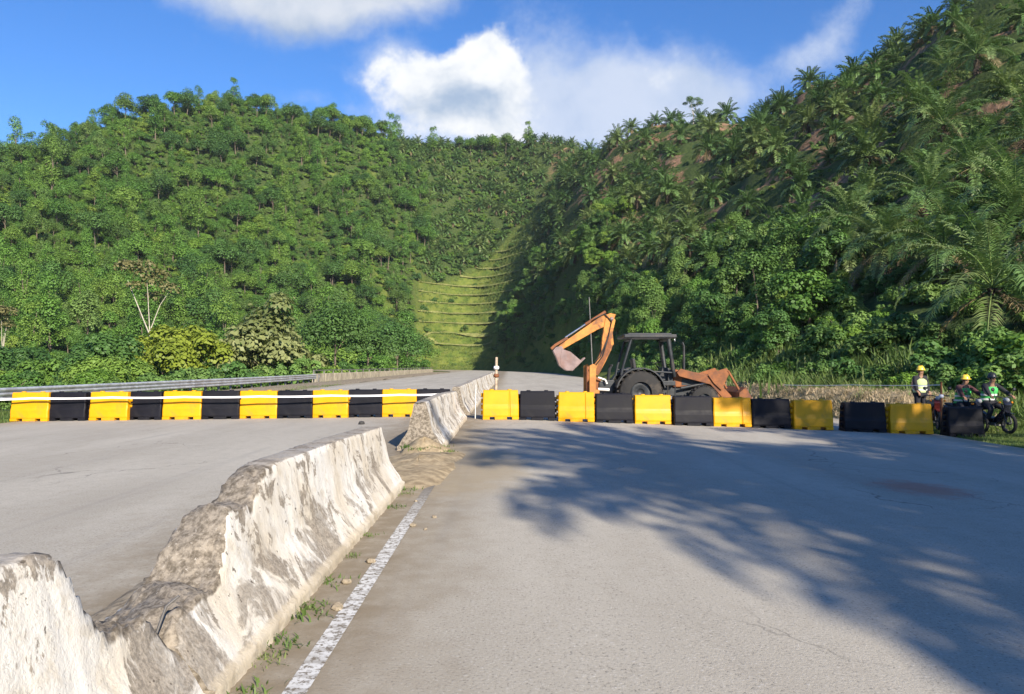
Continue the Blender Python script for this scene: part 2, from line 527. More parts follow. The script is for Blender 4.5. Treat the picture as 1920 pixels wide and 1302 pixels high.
M['vinyl'] = simple('black vinyl', (0.02, 0.02, 0.022), 0.55, 0.2, 10.0)
M['bikepaint'] = simple('black bike paint', (0.018, 0.02, 0.03), 0.25, 0.2, 5.0)
M['redpaint'] = simple('red bike paint', (0.10, 0.018, 0.016), 0.3, 0.2, 5.0)
M['lens'] = simple('headlamp lens', (0.30, 0.31, 0.33), 0.12, 0.05, 5.0)
M['amber'] = simple('amber lens', (0.75, 0.25, 0.02), 0.2, 0.05, 5.0)
M['skin'] = simple('skin', (0.30, 0.165, 0.10), 0.55, 0.08, 20.0)
M['shirt'] = simple('dark shirt', (0.022, 0.022, 0.026), 0.9, 0.2, 30.0)
M['shirt2'] = simple('maroon shirt', (0.075, 0.03, 0.03), 0.9, 0.2, 30.0)
M['trousers'] = simple('dark trousers', (0.018, 0.018, 0.024), 0.9, 0.2, 30.0)
M['vest_green'] = simple('green safety vest', (0.06, 0.42, 0.10), 0.7, 0.1, 20.0)
M['vest_lime'] = simple('pale lime safety vest', (0.44, 0.52, 0.24), 0.7, 0.1, 20.0)
M['reflect'] = simple('reflective strip', (0.62, 0.64, 0.62), 0.4, 0.05, 20.0)
M['helmet_yellow'] = simple('yellow helmet', (0.82, 0.56, 0.06), 0.3, 0.05, 10.0)
M['helmet_dark'] = simple('dark helmet', (0.03, 0.032, 0.03), 0.3, 0.1, 10.0)
M['hair'] = simple('black hair', (0.012, 0.010, 0.009), 0.7, 0.2, 60.0)
M['bark'] = simple('grey bark', (0.16, 0.125, 0.09), 0.95, 0.35, 3.0, bump=0.6)
M['pale_bark'] = simple('pale bark', (0.52, 0.46, 0.37), 0.9, 0.2, 3.0, bump=0.4)
M['palm_bark'] = simple('palm trunk', (0.085, 0.062, 0.042), 0.95, 0.4, 5.0, bump=0.8)
M['stone'] = simple('dark stone', (0.04, 0.038, 0.036), 0.9, 0.3, 20.0)
M['leaf_dark'] = foliage('dark forest leaves', (0.044, 0.111, 0.030), (0.119, 0.241, 0.053), (0.143, 0.230, 0.050))
M['leaf_mid'] = foliage('mid forest leaves', (0.064, 0.155, 0.030), (0.168, 0.331, 0.052), (0.214, 0.331, 0.056))
M['leaf_light'] = foliage('light forest leaves', (0.092, 0.196, 0.026), (0.223, 0.381, 0.053), (0.250, 0.340, 0.058))
M['leaf_lime'] = foliage('lime leaves', (0.13, 0.19, 0.018), (0.28, 0.34, 0.04))
M['leaf_pale'] = foliage('pale olive leaves', (0.100, 0.135, 0.035), (0.38, 0.40, 0.16))
M['leaf_dry'] = foliage('browning leaves', (0.10, 0.105, 0.035), (0.24, 0.22, 0.09))
M['vine'] = foliage('creeper leaves', (0.063, 0.140, 0.032), (0.187, 0.320, 0.071), (0.209, 0.312, 0.080), 0.28, 0.62)
M['palm_leaf'] = foliage('palm fronds', (0.048, 0.109, 0.036), (0.172, 0.285, 0.081), (0.217, 0.273, 0.091), 0.2, 0.42)
M['palm_dry'] = foliage('dead palm fronds', (0.10, 0.075, 0.035), (0.26, 0.20, 0.10), None, 0.15, 0.6)
M['rachis'] = simple('frond stalk', (0.16, 0.15, 0.05), 0.6, 0.2, 6.0)
M['bench'] = simple('lit bench edge', (0.23, 0.235, 0.08), 0.95, 0.25, .6, spec=0.1)  # paler than the slope grass: sunlight on the bench edges put into the colour
M['grass'] = foliage('verge grass', (0.056, 0.108, 0.024), (0.163, 0.240, 0.059), (0.204, 0.240, 0.079), 0.3)
M['straw'] = foliage('dead cut grass', (0.34, 0.25, 0.14), (0.68, 0.55, 0.36), None, 0.25, 0.8)

# ------------------------------------------------------------------ terrain
rng = np.random.default_rng(7)


def bend(Y):
    Y = np.asarray(Y, dtype=float)
    return -np.maximum(0, Y - 165) ** 2 / 460.0


def road_z(X, Y):
    X = np.asarray(X) - bend(Y)
    return np.where(X > 0.3, -0.034 * (X - 0.3), 0.0) + np.where(X < -1.5, 0.006 * (X + 1.5), 0.0)


def ss(t):
    t = np.clip(t, 0, 1)
    return t * t * (3 - 2 * t)


def controls():
    P = []
    def col(u, lst):
        for D, v, kind in lst:
            x = (u - U0) / F * D
            z = v if kind == 'z' else H + (V0 - v) / F * D
            P.append((x, D, z))
    v = 'v'; z = 'z'
    col(-500, [(40, -4, z), (90, 0, z), (150, 560, v), (200, 480, v), (240, 440, v)])
    col(-250, [(45, -4, z), (90, -1, z), (140, 580, v), (190, 450, v), (230, 380, v), (300, 60, z)])
    col(0, [(50, -2, z), (95, -3, z), (150, 610, v), (200, 460, v), (240, 360, v), (265, 330, v), (330, 55, z)])
    col(200, [(60, -1.5, z), (120, -3, z), (170, 620, v), (220, 470, v), (265, 350, v), (295, 252, v), (370, 70, z)])
    col(400, [(70, -1.2, z), (140, -3, z), (190, 620, v), (240, 485, v), (290, 340, v), (330, 212, v), (410, 85, z)])
    col(550, [(90, -1.2, z), (160, -3, z), (225, 610, v), (275, 480, v), (320, 340, v), (350, 238, v), (430, 85, z)])
    col(700, [(110, -4, z), (190, -2, z), (240, 640, v), (290, 510, v), (340, 372, v), (380, 268, v), (460, 90, z)])
    col(800, [(205, 690, v), (270, 640, v), (320, 530, v), (360, 425, v), (400, 308, v), (425, 270, v), (500, 80, z)])
    col(900, [(205, 688, v), (290, 640, v), (330, 545, v), (370, 450, v), (410, 342, v), (440, 270, v), (520, 80, z)])
    col(1000, [(185, 688, v), (225, 628, v), (260, 560, v), (300, 490, v), (350, 410, v), (410, 312, v), (440, 268, v), (520, 90, z)])
    col(1080, [(125, 685, v), (155, 630, v), (185, 540, v), (222, 450, v), (270, 370, v), (340, 306, v), (420, 276, v), (500, 95, z)])
    col(1135, [(195, 425, v), (228, 395, v)])
    col(1200, [(96, 684, v), (122, 605, v), (150, 510, v), (190, 415, v), (240, 325, v), (300, 250, v), (380, 80, z)])
    col(1400, [(52, 690, v), (80, 605, v), (115, 470, v), (160, 340, v), (205, 255, v), (240, 222, v), (320, 75, z)])
    col(1550, [(42, 690, v), (62, 605, v), (90, 440, v), (125, 300, v), (160, 200, v), (185, 150, v), (260, 72, z)])
    col(1700, [(32, 705, v), (46, 610, v), (68, 460, v), (98, 310, v), (128, 190, v), (158, 112, v), (230, 72, z)])
    col(1900, [(27, 715, v), (38, 600, v), (55, 430, v), (78, 240, v), (105, 90, v), (135, -50, v), (200, 80, z)])
    col(2300, [(22, 1.0, z), (34, 520, v), (50, 340, v), (75, 150, v), (105, 20, v), (180, 75, z)])
    for x, y, zz in [(22, -10, 1.5), (40, -20, 6), (80, -30, 14), (160, -60, 24), (22, -60, 1), (60, -90, 10), (24, 8, 2), (45, 10, 14),
                     (90, 25, 40), (-22, 10, -2), (-40, 10, -4), (-90, 20, 0), (-160, 40, 25), (-22, -60, -2), (-60, -60, -4), (-150, -60, 12),
                     (0, -120, 0), (150, -200, 30), (-150, -200, 10), (0, -400, 5), (-30, 30, -2.0), (-24, 60, -1.2), (-26, 90, -1.2)]:
        P.append((x, y, zz))
    for a in range(0, 360, 30):
        P.append((1300 * math.cos(R(a)), 1300 * math.sin(R(a)) + 100, 45))
    return np.array(P, dtype=float)


CP = controls()


def tps_kernel(r2):
    r2 = np.maximum(r2, 1e-9)
    return 0.5 * r2 * np.log(r2)


SC_ = 100.0
A = CP[:, :2] / SC_
n_ = len(A)
Kmat = tps_kernel(((A[:, None] - A[None]) ** 2).sum(-1)) + np.eye(n_) * 0.004
Pm = np.hstack([np.ones((n_, 1)), A])
top_ = np.vstack([np.hstack([Kmat, Pm]), np.hstack([Pm.T, np.zeros((3, 3))])])
WTS = np.linalg.solve(top_, np.concatenate([CP[:, 2], np.zeros(3)]))


def tps(X, Y):
    sh = np.shape(X)
    q = np.stack([np.ravel(X), np.ravel(Y)], -1) / SC_
    out = np.empty(len(q))
    for i in range(0, len(q), 20000):
        b = q[i:i + 20000]
        r2 = (b[:, None, 0] - A[None, :, 0]) ** 2 + (b[:, None, 1] - A[None, :, 1]) ** 2
        out[i:i + 20000] = tps_kernel(r2) @ WTS[:n_] + WTS[n_] + b @ WTS[n_ + 1:]
    return np.clip(out.reshape(sh), -6, 150)


def smooth_noise(X, Y, s, seed):
    r = np.random.default_rng(seed)
    z = np.zeros(np.shape(X))
    for i in range(7):
        a = r.uniform(0, 6.28); f = r.uniform(.6, 1.7) / s
        z = z + np.sin((X * math.cos(a) + Y * math.sin(a)) * f * 6.28 + r.uniform(0, 6.28))
    return z / 7.0


def lawn_mask(X, Y):
    u = U0 + F * X / np.maximum(Y, 1)
    m = ss((u - 765 - np.maximum(0, Y - 318) * 4.0) / 30) * ss((np.clip(910 + (Y - 240) * 1.2, 910, 1065) - u) / 30) * ss((Y - 225) / 20) * ss((380 - Y) / 15)
    return np.where(Y > 150, m, 0)


def height(X, Y):
    X = np.asarray(X, float); Y = np.asarray(Y, float)
    b = tps(X, Y)
    hill = ss((b - 3) / 12)
    b = b + hill * (2.2 * smooth_noise(X, Y, 38, 3) + 0.9 * smooth_noise(X, Y, 14, 4))
    # benches cut in the grass slope at the head of the valley
    lm = lawn_mask(X, Y)
    st = 4.6
    q = b / st + 0.15 * smooth_noise(X, Y, 60, 9)
    fr = q - np.floor(q)
    tb = st * (np.floor(q) + ss((fr - 0.5) / 0.42))
    b = b * (1 - lm) + tb * lm
    # plantation benches on the palm slope
    rm = ss((X - 24) / 10) * ss((b - 8) / 8) * (1 - lm)
    q = b / 7.0 + 0.2 * smooth_noise(X, Y, 50, 11)
    fr = q - np.floor(q)
    tb = 7.0 * (np.floor(q) + ss((fr - 0.35) / 0.65))
    b = b + (tb - b) * rm * 0.9
    xc = bend(Y)
    d = np.maximum(np.maximum((xc - 18.6) - X, X - (xc + 11.75)), 0)
    rz = road_z(np.clip(X, xc - 18.6, xc + 11.75), Y)
    t = ss(d / 9.0)
    fade = ss((285 - Y) / 20)
    z = (rz - 0.06) * (1 - t) + b * t
    z = z * fade + b * (1 - fade)
    # low bank of cut grass beside the carriageway
    right = (X > xc)
    bank = -0.46 + 1.0 * ss((d - 0.2) / 2.0)
    z = np.where(right & (d < 8) & (Y > 22), np.maximum(z, z * (1 - ss((Y - 22) / 4)) + bank * ss((Y - 22) / 4)), z)
    return z


def axis(lo, hi, step, far_lo, far_hi):
    c = list(np.arange(lo, hi + .01, step))
    s, p = step, lo
    left = []
    while p > far_lo:
        s *= 1.35; p -= s; left.append(p)
    s, p = step, hi
    rightl = []
    while p < far_hi:
        s *= 1.35; p += s; rightl.append(p)
    return np.array(left[::-1] + c + rightl)


gx = axis(-300, 190, 1.6, -1800, 1800)
gy = axis(-60, 470, 1.6, -1800, 1800)
GX, GY = np.meshgrid(gx, gy)
GZ = height(GX, GY)


def hz(X, Y):
    """height looked up on the built grid"""
    X = np.asarray(X, float); Y = np.asarray(Y, float)
    i = np.clip(np.searchsorted(gx, X) - 1, 0, len(gx) - 2)
    j = np.clip(np.searchsorted(gy, Y) - 1, 0, len(gy) - 2)
    a = (X - gx[i]) / (gx[i + 1] - gx[i]); b = (Y - gy[j]) / (gy[j + 1] - gy[j])
    return (GZ[j, i] * (1 - a) * (1 - b) + GZ[j, i + 1] * a * (1 - b) + GZ[j + 1, i] * (1 - a) * b + GZ[j + 1, i + 1] * a * b)


nx, ny = len(gx), len(gy)
idx = np.arange(nx * ny).reshape(ny, nx)
quads = np.stack([idx[:-1, :-1], idx[:-1, 1:], idx[1:, 1:], idx[1:, :-1]], -1).reshape(-1, 4)
XC = bend(GY)
DR = GX - (XC + 11.75)
straw_m = ss((DR - .1) / .5) * ss((4.5 - DR) / 1.5) * ss((GY - 23) / 2) * ss((75 - GY) / 20)
soil_m = ss((GX - 18) / 10) * ss((GZ - 6) / 10)
verge = np.maximum(ss((DR + .2) / .4) * ss((7 - DR) / 3), ss(((XC - 13.4) - GX) / .5) * ss((GX - (XC - 19.5)) / 1.5)) * (1 - straw_m)
me = np_mesh('ground', np.stack([GX, GY, GZ], -1).reshape(-1, 3), quads, M['ground'], True,
             {'lawn': np.maximum(lawn_mask(GX, GY), verge * 0.7).ravel(), 'straw': straw_m.ravel(), 'soil': soil_m.ravel()})
tag(obj('ground', me), kind='structure')

# ------------------------------------------------------------------ roads
def strip(name, x0, x1, ys, nxs, mat, lift=0.0):
    xs = np.linspace(x0, x1, nxs)
    Y, X = np.meshgrid(np.array(ys), xs, indexing='ij')
    Z = road_z(X + bend(Y), Y) + lift
    V = np.stack([X + bend(Y), Y, Z], -1).reshape(-1, 3)
    i = np.arange(len(ys) * nxs).reshape(len(ys), nxs)
    q = np.stack([i[:-1, :-1], i[:-1, 1:], i[1:, 1:], i[1:, :-1]], -1).reshape(-1, 4)
    return obj(name, np_mesh(name, V, q, mat, True))


ys_road = list(np.arange(-40, 60, 2.0)) + list(np.arange(60, 271, 5.0))
tag(strip('road', -13.7, 11.6, ys_road, 26, M['asphalt']), kind='structure')
tag(strip('road_marking', -1.025, -0.915, list(np.arange(-3, 9.7, 0.3)), 2, M['line'], 0.004), kind='structure')

# ------------------------------------------------------------------ concrete median barrier
PROF = [(0, -1.27), (.085, -1.272), (.10, -1.30), (.35, -1.46), (.86, -1.575)]


def jersey(name, y0, y1, topf, step=0.05, seed=0, x_shift=0.0, rough=0.012, label=None, breakf=None):
    """a swept barrier whose crown follows topf(y); breakf(y) says how raw the crown is"""
    r = np.random.default_rng(seed)
    # cross-section as (fraction of height, side)
    rs = [(z, x) for z, x in [(0.0, -1.27), (.05, -1.271), (.085, -1.273), (.10, -1.30), (.16, -1.335), (.22, -1.375), (.28, -1.415), (.35, -1.46),
                              (.43, -1.478), (.51, -1.496), (.59, -1.514), (.67, -1.532), (.75, -1.55), (.82, -1.566), (.86, -1.585)]]
    cx = -1.675
    crown = [(0.865, -1.63), (0.865, -1.675), (0.865, -1.72)]
    left = [(z, 2 * cx - x) for z, x in reversed(rs)]
    sec = rs + crown + left
    ys = np.arange(y0, y1 + step * .5, step)
    ns = len(sec)
    V = np.zeros((len(ys), ns, 3)); B = np.zeros((len(ys), ns))
    for i, y in enumerate(ys):
        h = topf(y)
        bk = breakf(y) if breakf else 0.0
        for j, (z, x) in enumerate(sec):
            side = (x - cx) / 0.4
            hh = h + bk * (0.022 * math.sin(x * 9 + y * 11 + seed) + 0.030 * (abs(math.sin(y * 13 + x * 7)) - .5) + 0.020 * (abs(math.sin(y * 31 - x * 19 + 1)) - .5) + 0.006 * r.normal() - 0.16 * max(0, -side))
            zz = min(z, max(0.05, hh))
            V[i, j] = (x + x_shift, y, zz)
            B[i, j] = bk * (1.0 if zz < z - 1e-4 else 0.0)
    V[:, :, 0] += r.normal(0, rough * .35, V.shape[:2])
    V[:, :, 2] += np.where(V[:, :, 2] > .12, r.normal(0, rough * .15, V.shape[:2]), 0)
    # chips along the crown edge
    for i in range(len(ys)):
        if r.random() < 0.25:
            j = r.choice([13, 14, 15])
            V[i, j, 2] -= r.uniform(0.005, 0.03)
    for e, s_ in ((0, 1), (-1, -1)):
        V[e, :, 1] += r.normal(0, rough, ns)
    V[:, :, 2] += np.minimum(road_z(V[:, :, 0], V[:, :, 1]), 0) - 0.01
    i = np.arange(len(ys) * ns).reshape(len(ys), ns)
    q = np.stack([i[:-1, :-1], i[:-1, 1:], i[1:, 1:], i[1:, :-1]], -1).reshape(-1, 4)
    # end caps: quads joining the two sides
    caps, capb = [], []
    half = ns // 2
    for e in (0, len(ys) - 1):
        for j in range(half - 1):
            a = [i[e, j], i[e, j + 1], i[e, ns - 2 - j], i[e, ns - 1 - j]]
            if len(set(a)) == 4: caps.append(a if e == 0 else a[::-1])
    # separate cap vertices so that they carry the raw-concrete mask
    VV = V.reshape(-1, 3); BB = B.reshape(-1)
    caps = np.array(caps)
    uniq, inv = np.unique(caps, return_inverse=True)
    capq = inv.reshape(caps.shape) + len(VV)
    VV2 = np.vstack([VV, VV[uniq]]); BB2 = np.concatenate([BB, np.full(len(uniq), 0.75)])
    me = np_mesh(name, VV2, np.vstack([q, capq]), M['jersey'], False, {'broken': BB2})
    fix_normals(me)
    o = obj(name, me)
    # origin at the foot of the piece
    c = Vector((cx + x_shift, (y0 + y1) / 2, 0))
    me.transform(Matrix.Translation(-c))
    o.location = c
    tag(o, label, 'concrete barrier', 'pieces of the concrete median')
    return o


def interp(tab):
    xs, zs = [t[0] for t in tab], [t[1] for t in tab]
    return lambda y: float(np.interp(y, xs, zs))


top0 = interp([(0, .86), (2.50, .86), (2.58, .83), (2.67, .66), (2.76, .52), (2.83, .47), (2.95, .44), (3.06, .43), (3.13, .36), (3.18, .30)])
brk0 = interp([(0, 0), (2.5, 0), (2.6, .8), (3.2, 1)])
jersey('concrete_barrier', 0.2, 3.17, top0, 0.03, 1, label='flaking white concrete median piece with its end snapped off low', breakf=brk0)
top1 = interp([(3.22, .30), (3.26, .36), (3.40, .37), (3.55, .37), (3.70, .39), (3.80, .41), (3.87, .46), (3.95, .57), (4.05, .63), (4.14, .68), (4.44, .675), (4.55, .71),
               (4.75, .80), (5.0, .84), (7.0, .80), (9.1, .745)])
brk1 = interp([(3.2, 1), (4.1, .9), (4.9, .7), (5.05, 0), (10, 0)])
jersey('concrete_barrier', 3.21, 9.05, top1, 0.035, 2, label='long stained white median piece, broken away to rubble at one end beside the sand gap', breakf=brk1)
flat = lambda y: 0.855
jersey('concrete_barrier', 13.0, 17.0, flat, 0.08, 3, 0.12, label='white median piece facing the sandy gap with weedy bare end', breakf=interp([(13, .5), (13.3, 0)]))
jersey('concrete_barrier', 17.06, 20.7, lambda y: .85 - .02 * (y - 17), 0.08, 4, 0.10, label='stained median piece ending between the two rows of plastic barriers', breakf=interp([(20.2, 0), (20.7, .7)]))
yy = 22.4
for i in range(12):
    L = 4.0 + (i > 4) * 2.0
    jersey('concrete_barrier', yy, yy + L, flat, 0.25, 10 + i, 0.08 + 0.04 * math.sin(i * 2.1),
           label='grey weathered median piece in the line beyond the plastic barriers')
    yy += L + 0.06

tag(MB().tube([(-1.52, 3.16, .12), (-1.50, 3.17, .34), (-1.47, 3.20, .45), (-1.42, 3.21, .49)], .006, 6).build('rebar', M['galv_post']), 'thin rusted reinforcing rod bent out of the broken median', 'rebar')

# silt, rubble and sand lying at the median
def mound(name, cx, cy, rx, ry, h, mat, seed, label, cat, n=26, cut=None):
    r = np.random.default_rng(seed)
    th = np.linspace(0, 2 * math.pi, n, endpoint=False)
    rings = np.array([0.0, .2, .4, .6, .8, .92, 1.0])
    V = []
    ph = r.uniform(0, 6, 5)
    for q in rings:
        for t in th:
            k = 1 + .16 * math.sin(2 * t + ph[0]) + .12 * math.sin(3 * t + ph[1]) + .07 * math.sin(7 * t + ph[2])
            x, y = cx + q * rx * k * math.cos(t), cy + q * ry * k * math.sin(t)
            z = h * (1 - q ** 1.6) * (1 + .25 * math.sin(x * 5 + ph[3]) * math.sin(y * 4 + ph[4])) + r.normal(0, .012) * (q < .95) * (h / .15)
            V.append((x - cx, y - cy, float(road_z(x, y)) + (z if q < 1 else -0.01)))
    V = np.array(V)
    Q = []
    for i in range(len(rings) - 1):
        for j in range(n):
            Q.append((i * n + j, i * n + (j + 1) % n, (i + 1) * n + (j + 1) % n, (i + 1) * n + j))
    me = np_mesh(name, V, Q, mat, True)
    o = obj(name, me)
    o.location = (cx, cy, 0)
    tag(o, label, cat)
    return o


mound('sand_heap', -1.35, 11.1, .75, 1.9, .11, M['sand'], 5, 'low spill of tan sand in the gap of the median', 'sand')
mound('weedy_soil_heap', -1.45, 12.7, .46, .5, .24, M['sand'], 6, 'small heap of soil against the bare end of the median piece', 'soil')
mound('silt_heap', -2.15, 4.6, .32, 1.5, .10, M['rubble'], 8, 'strip of brown silt along the broken median on the taped carriageway', 'silt')
rr = random.Random(3)
for i in range(26):
    x, y = rr.uniform(-2.5, -1.95), rr.uniform(3.0, 6.8)
    if i > 16: x, y = rr.uniform(-1.2, -0.7), rr.uniform(2.4, 12)
    s_ = rr.uniform(.012, .045)
    b = MB()
    b.lathe([(0.001, -s_ * .5), (s_ * .8, -s_ * .35), (s_, 0), (s_ * .7, s_ * .45), (0.001, s_ * .55)], n=6, smooth=False)
    o = b.build('concrete_chip', M['rubble'])
    o.location = (x, y, float(road_z(x, y)) + (.05 if x < -1.9 else 0) + s_ * .35)
    o.rotation_euler = (rr.uniform(-.4, .4), rr.uniform(-.4, .4), rr.uniform(0, 6))
    tag(o, 'small chip of broken concrete lying on silt by the snapped median' if i <= 16 else 'tiny chip of concrete lying beside the worn white line', 'rubble',
        'concrete chips on the silt' if i <= 16 else 'concrete chips by the white line')
b = MB()
b.lathe([(0.001, 0), (.075, .0), (.085, .03), (.06, .075), (.001, .09)], n=7, smooth=False)
o = b.build('stone', M['stone'])
o.location = (-3.76, 19.0, float(road_z(-3.76, 19)))
tag(o, 'small dark stone lying alone on the taped carriageway', 'stone')

# ------------------------------------------------------------------ plastic water barriers
def barrier_proto(mat, seam=False):
    """1.0 m long, 0.8 m high, faces -Y; returns list of (name, mesh, children)"""
    root = empty('water_barrier')
    L = 0.5
    # body section (y, z): broad foot, sloping skirt, upright upper panel
    sec = [(-.225, .075), (-.23, .12), (-.215, .30), (-.190, .36), (-.178, .42), (-.150, .76), (-.125, .80), (.125, .80), (.150, .76), (.178, .42), (.190, .36), (.215, .30), (.23, .12), (.225, .075)]
    xs = [(-L, .93), (-L + .03, 1.0), (-L * .5, 1.012), (0, 1.016), (L * .5, 1.012), (L - .03, 1.0), (L, .93)]
    if seam: xs = [(-L, .93), (-L + .03, 1.0), (-.1, 1.016), (.215, 1.01), (.225, .88), (.255, .88), (.265, 1.0), (L - .03, 1.0), (L, .93)]
    vs, fs, n = [], [], len(sec)
    for x, k in xs:
        for y, z in sec:
            taper = 1 - .035 * max(0, (z - .35) / .45)
            vs.append((x * taper, y * k, z))
    for i in range(len(xs) - 1):
        for j in range(n):
            fs.append((i * n + j, i * n + (j + 1) % n, (i + 1) * n + (j + 1) % n, (i + 1) * n + j))
    fs += [tuple(range(n)), tuple(reversed(range((len(xs) - 1) * n, len(xs) * n)))]
    b = MB().add(vs, fs)
    b.build('body', mat, root, 0.012, 2)
    for x0, x1 in ((-.5, -.31), (-.17, .17), (.31, .5)):
        MB().box(((x0 + x1) / 2, 0, .0385), (x1 - x0, .47, .077)).build('foot', mat, root, 0.008, 1)
    for sx in (-1, 1):
        g = MB()
        for z in ((.18, .34, .50, .66) if sx < 0 else (.10, .26, .42, .58)):
            g.lathe([(.001, z - .055), (.045, z - .055), (.045, z + .055), (.001, z + .055)], (sx * .505, 0, 0), n=10)
        g.build('coupling_lugs', mat, root)
    for x in (-.25, .25):
        MB().lathe([(.06, .795), (.06, .815), (.05, .825), (.001, .825)], (x, 0, 0), n=14).build('filler_cap', mat, root)
    return root


ordn = ['first', 'second', 'third', 'fourth', 'fifth', 'sixth', 'seventh', 'eighth', 'ninth', 'tenth', 'eleventh', 'twelfth']
PROTO = {}


def place_barrier(kind, u, w, D, yaw, label, group, hscale=1.0):
    mat = M['black'] if kind == 'B' else M['yellow']
    if kind not in PROTO:
        PROTO[kind] = barrier_proto(mat, kind == 'S')
        o = PROTO[kind]
    else:
        o = copy_tree(PROTO[kind])
    x = (u - U0) / F * D
    o.location = (x, D, float(road_z(x, D)))
    if x > 11.5: o.location.z = float(hz(x, D)) + .01
    o.rotation_euler = (0, 0, R(yaw))
    o.scale = (w / F * D, 1.0, hscale)
    tag(o, label, 'barrier', group)


rr = random.Random(11)
lefts = [(63, 70), (133, 68), (210, 71), (277, 64), (346, 71), (417, 69), (487.5, 71), (555.5, 66), (621.5, 68), (686.5, 64), (750, 65), (813, 63)]
for i, (u, w) in enumerate(lefts):
    c = 'yellow' if i % 2 == 0 else 'black'
    place_barrier('Y' if c == 'yellow' else 'B', u, w, 21.0 + 1.0 * i / 11 + rr.uniform(-.05, .05), rr.uniform(-2.5, 2.5),
                  f'{c} plastic barrier, {ordn[i]} from the grass verge in the row behind white tape', 'barriers in the taped row', .985 + .02 * rr.random())
rights = [('S', 938.5, 67), ('B', 1007.5, 66), ('S', 1080, 67), ('B', 1150, 70), ('Y', 1222, 69), ('B', 1297, 73), ('S', 1370, 71), ('B', 1442, 72), ('Y', 1520.5, 72),
          ('B', 1617, 76), ('Y', 1703, 77), ('B', 1804, 66)]
for i, (kd, u, w) in enumerate(rights):
    c = 'black' if kd == 'B' else 'yellow'
    lab = f'{c} plastic barrier, {ordn[i]} from the concrete median in the row before the backhoe'
    if i == 11: lab = 'black plastic barrier on the grass in front of the motorcycle riders'
    place_barrier(kd, u, w, 20.6 + rr.uniform(-.08, .08) - (.25 if i > 8 else 0), rr.uniform(-3, 3), lab, 'barriers in the row before the backhoe', .99 + .02 * rr.random())

# white tape strung in front of the left row
def ribbon(name, pts, h, mat, label, cat, n=10, sag=.02, t=.004):
    V, Q = [], []
    P = []
    for a, b in zip(pts[:-1], pts[1:]):
        a, b = Vector(a), Vector(b)
        for i in range(n):
            q = i / n
            p = a.lerp(b, q); p.z -= sag * 4 * q * (1 - q); P.append(p)
    P.append(Vector(pts[-1]))
    b_ = MB()
    for i, p in enumerate(P):
        tw = 0.25 * math.sin(i * .7)
        for dz, dy in ((-h / 2, -t / 2 - tw * h * .3), (h / 2, -t / 2 + tw * h * .3), (h / 2, t / 2 + tw * h * .3), (-h / 2, t / 2 - tw * h * .3)):
            V.append((p.x, p.y + dy, p.z + dz))
    for i in range(len(P) - 1):
        for j in range(4): Q.append((4 * i + j, 4 * i + (j + 1) % 4, 4 * i + 4 + (j + 1) % 4, 4 * i + 4 + j))
    b_.add(V, Q)
    return tag(b_.build(name, mat), label, cat)


tp = [px(-120, 752, 20.5), px(60, 747, 20.62), px(210, 745.5, 20.75), px(346, 744.5, 20.85), px(487, 743.5, 20.95), px(621, 742, 21.1), px(750, 740.5, 21.25), px(836, 738.5, 21.4)]
ribbon('barrier_tape', tp, .052, M['tape'], 'white tape stretched along the front of the plastic barriers', 'tape')

def pole(name, u, D, zt, r, mat, label, lean=(0, 0), knots=None):
    x = (u - U0) / F * D
    z0 = float(hz(x, D)) - .05 if not -13.6 < x < 11.5 else float(road_z(x, D))
    root = empty(name, (x, D, z0))
    MB().tube([(0, 0, 0), (lean[0] * .5, lean[1] * .5, (zt - z0) * .5), (lean[0], lean[1], zt - z0)], [r, r * .95, r * .8], 8).build('shaft', mat, root)
    if knots:
        for zk, m_ in knots:
            MB().lathe([(.001, -.05), (r * 1.5, -.05), (r * 1.9, 0), (r * 1.5, .05), (.001, .05)], (lean[0] * .8, lean[1] * .8, zk), n=8).build('tape_knot', m_, root)
    return tag(root, label, 'pole')


pole('marker_pole', 929, 21.15, 1.72, .045, M['wood'], 'pale wooden pole standing behind the first yellow barrier by the median', (.03, 0), [(1.2, M['rust']), (1.42, M['tape'])])
pole('marker_pole', 1766, 21.4, 1.02, .035, M['rust'], 'thin rusty stake in the grass between the workers', (-.02, 0), [(1.1, M['tape'])])
pole('marker_pole', 891, 20.9, .95, .014, M['palewhite'], 'thin white rod at the end of the stained median piece', (.02, .02))
pole('utility_pole', 1112, 95, 10.2, .07, M['galv_post'], 'slender grey pole rising from the bushes behind the digging arm', (-.50, 0))
ribbon('boundary_line', [px(1766, 722, 21.4), px(1600, 722, 27.0), px(1470, 722, 31.0)], .02, M['tape'], 'thin white line strung over the dead grass from the rusty stake', 'tape')

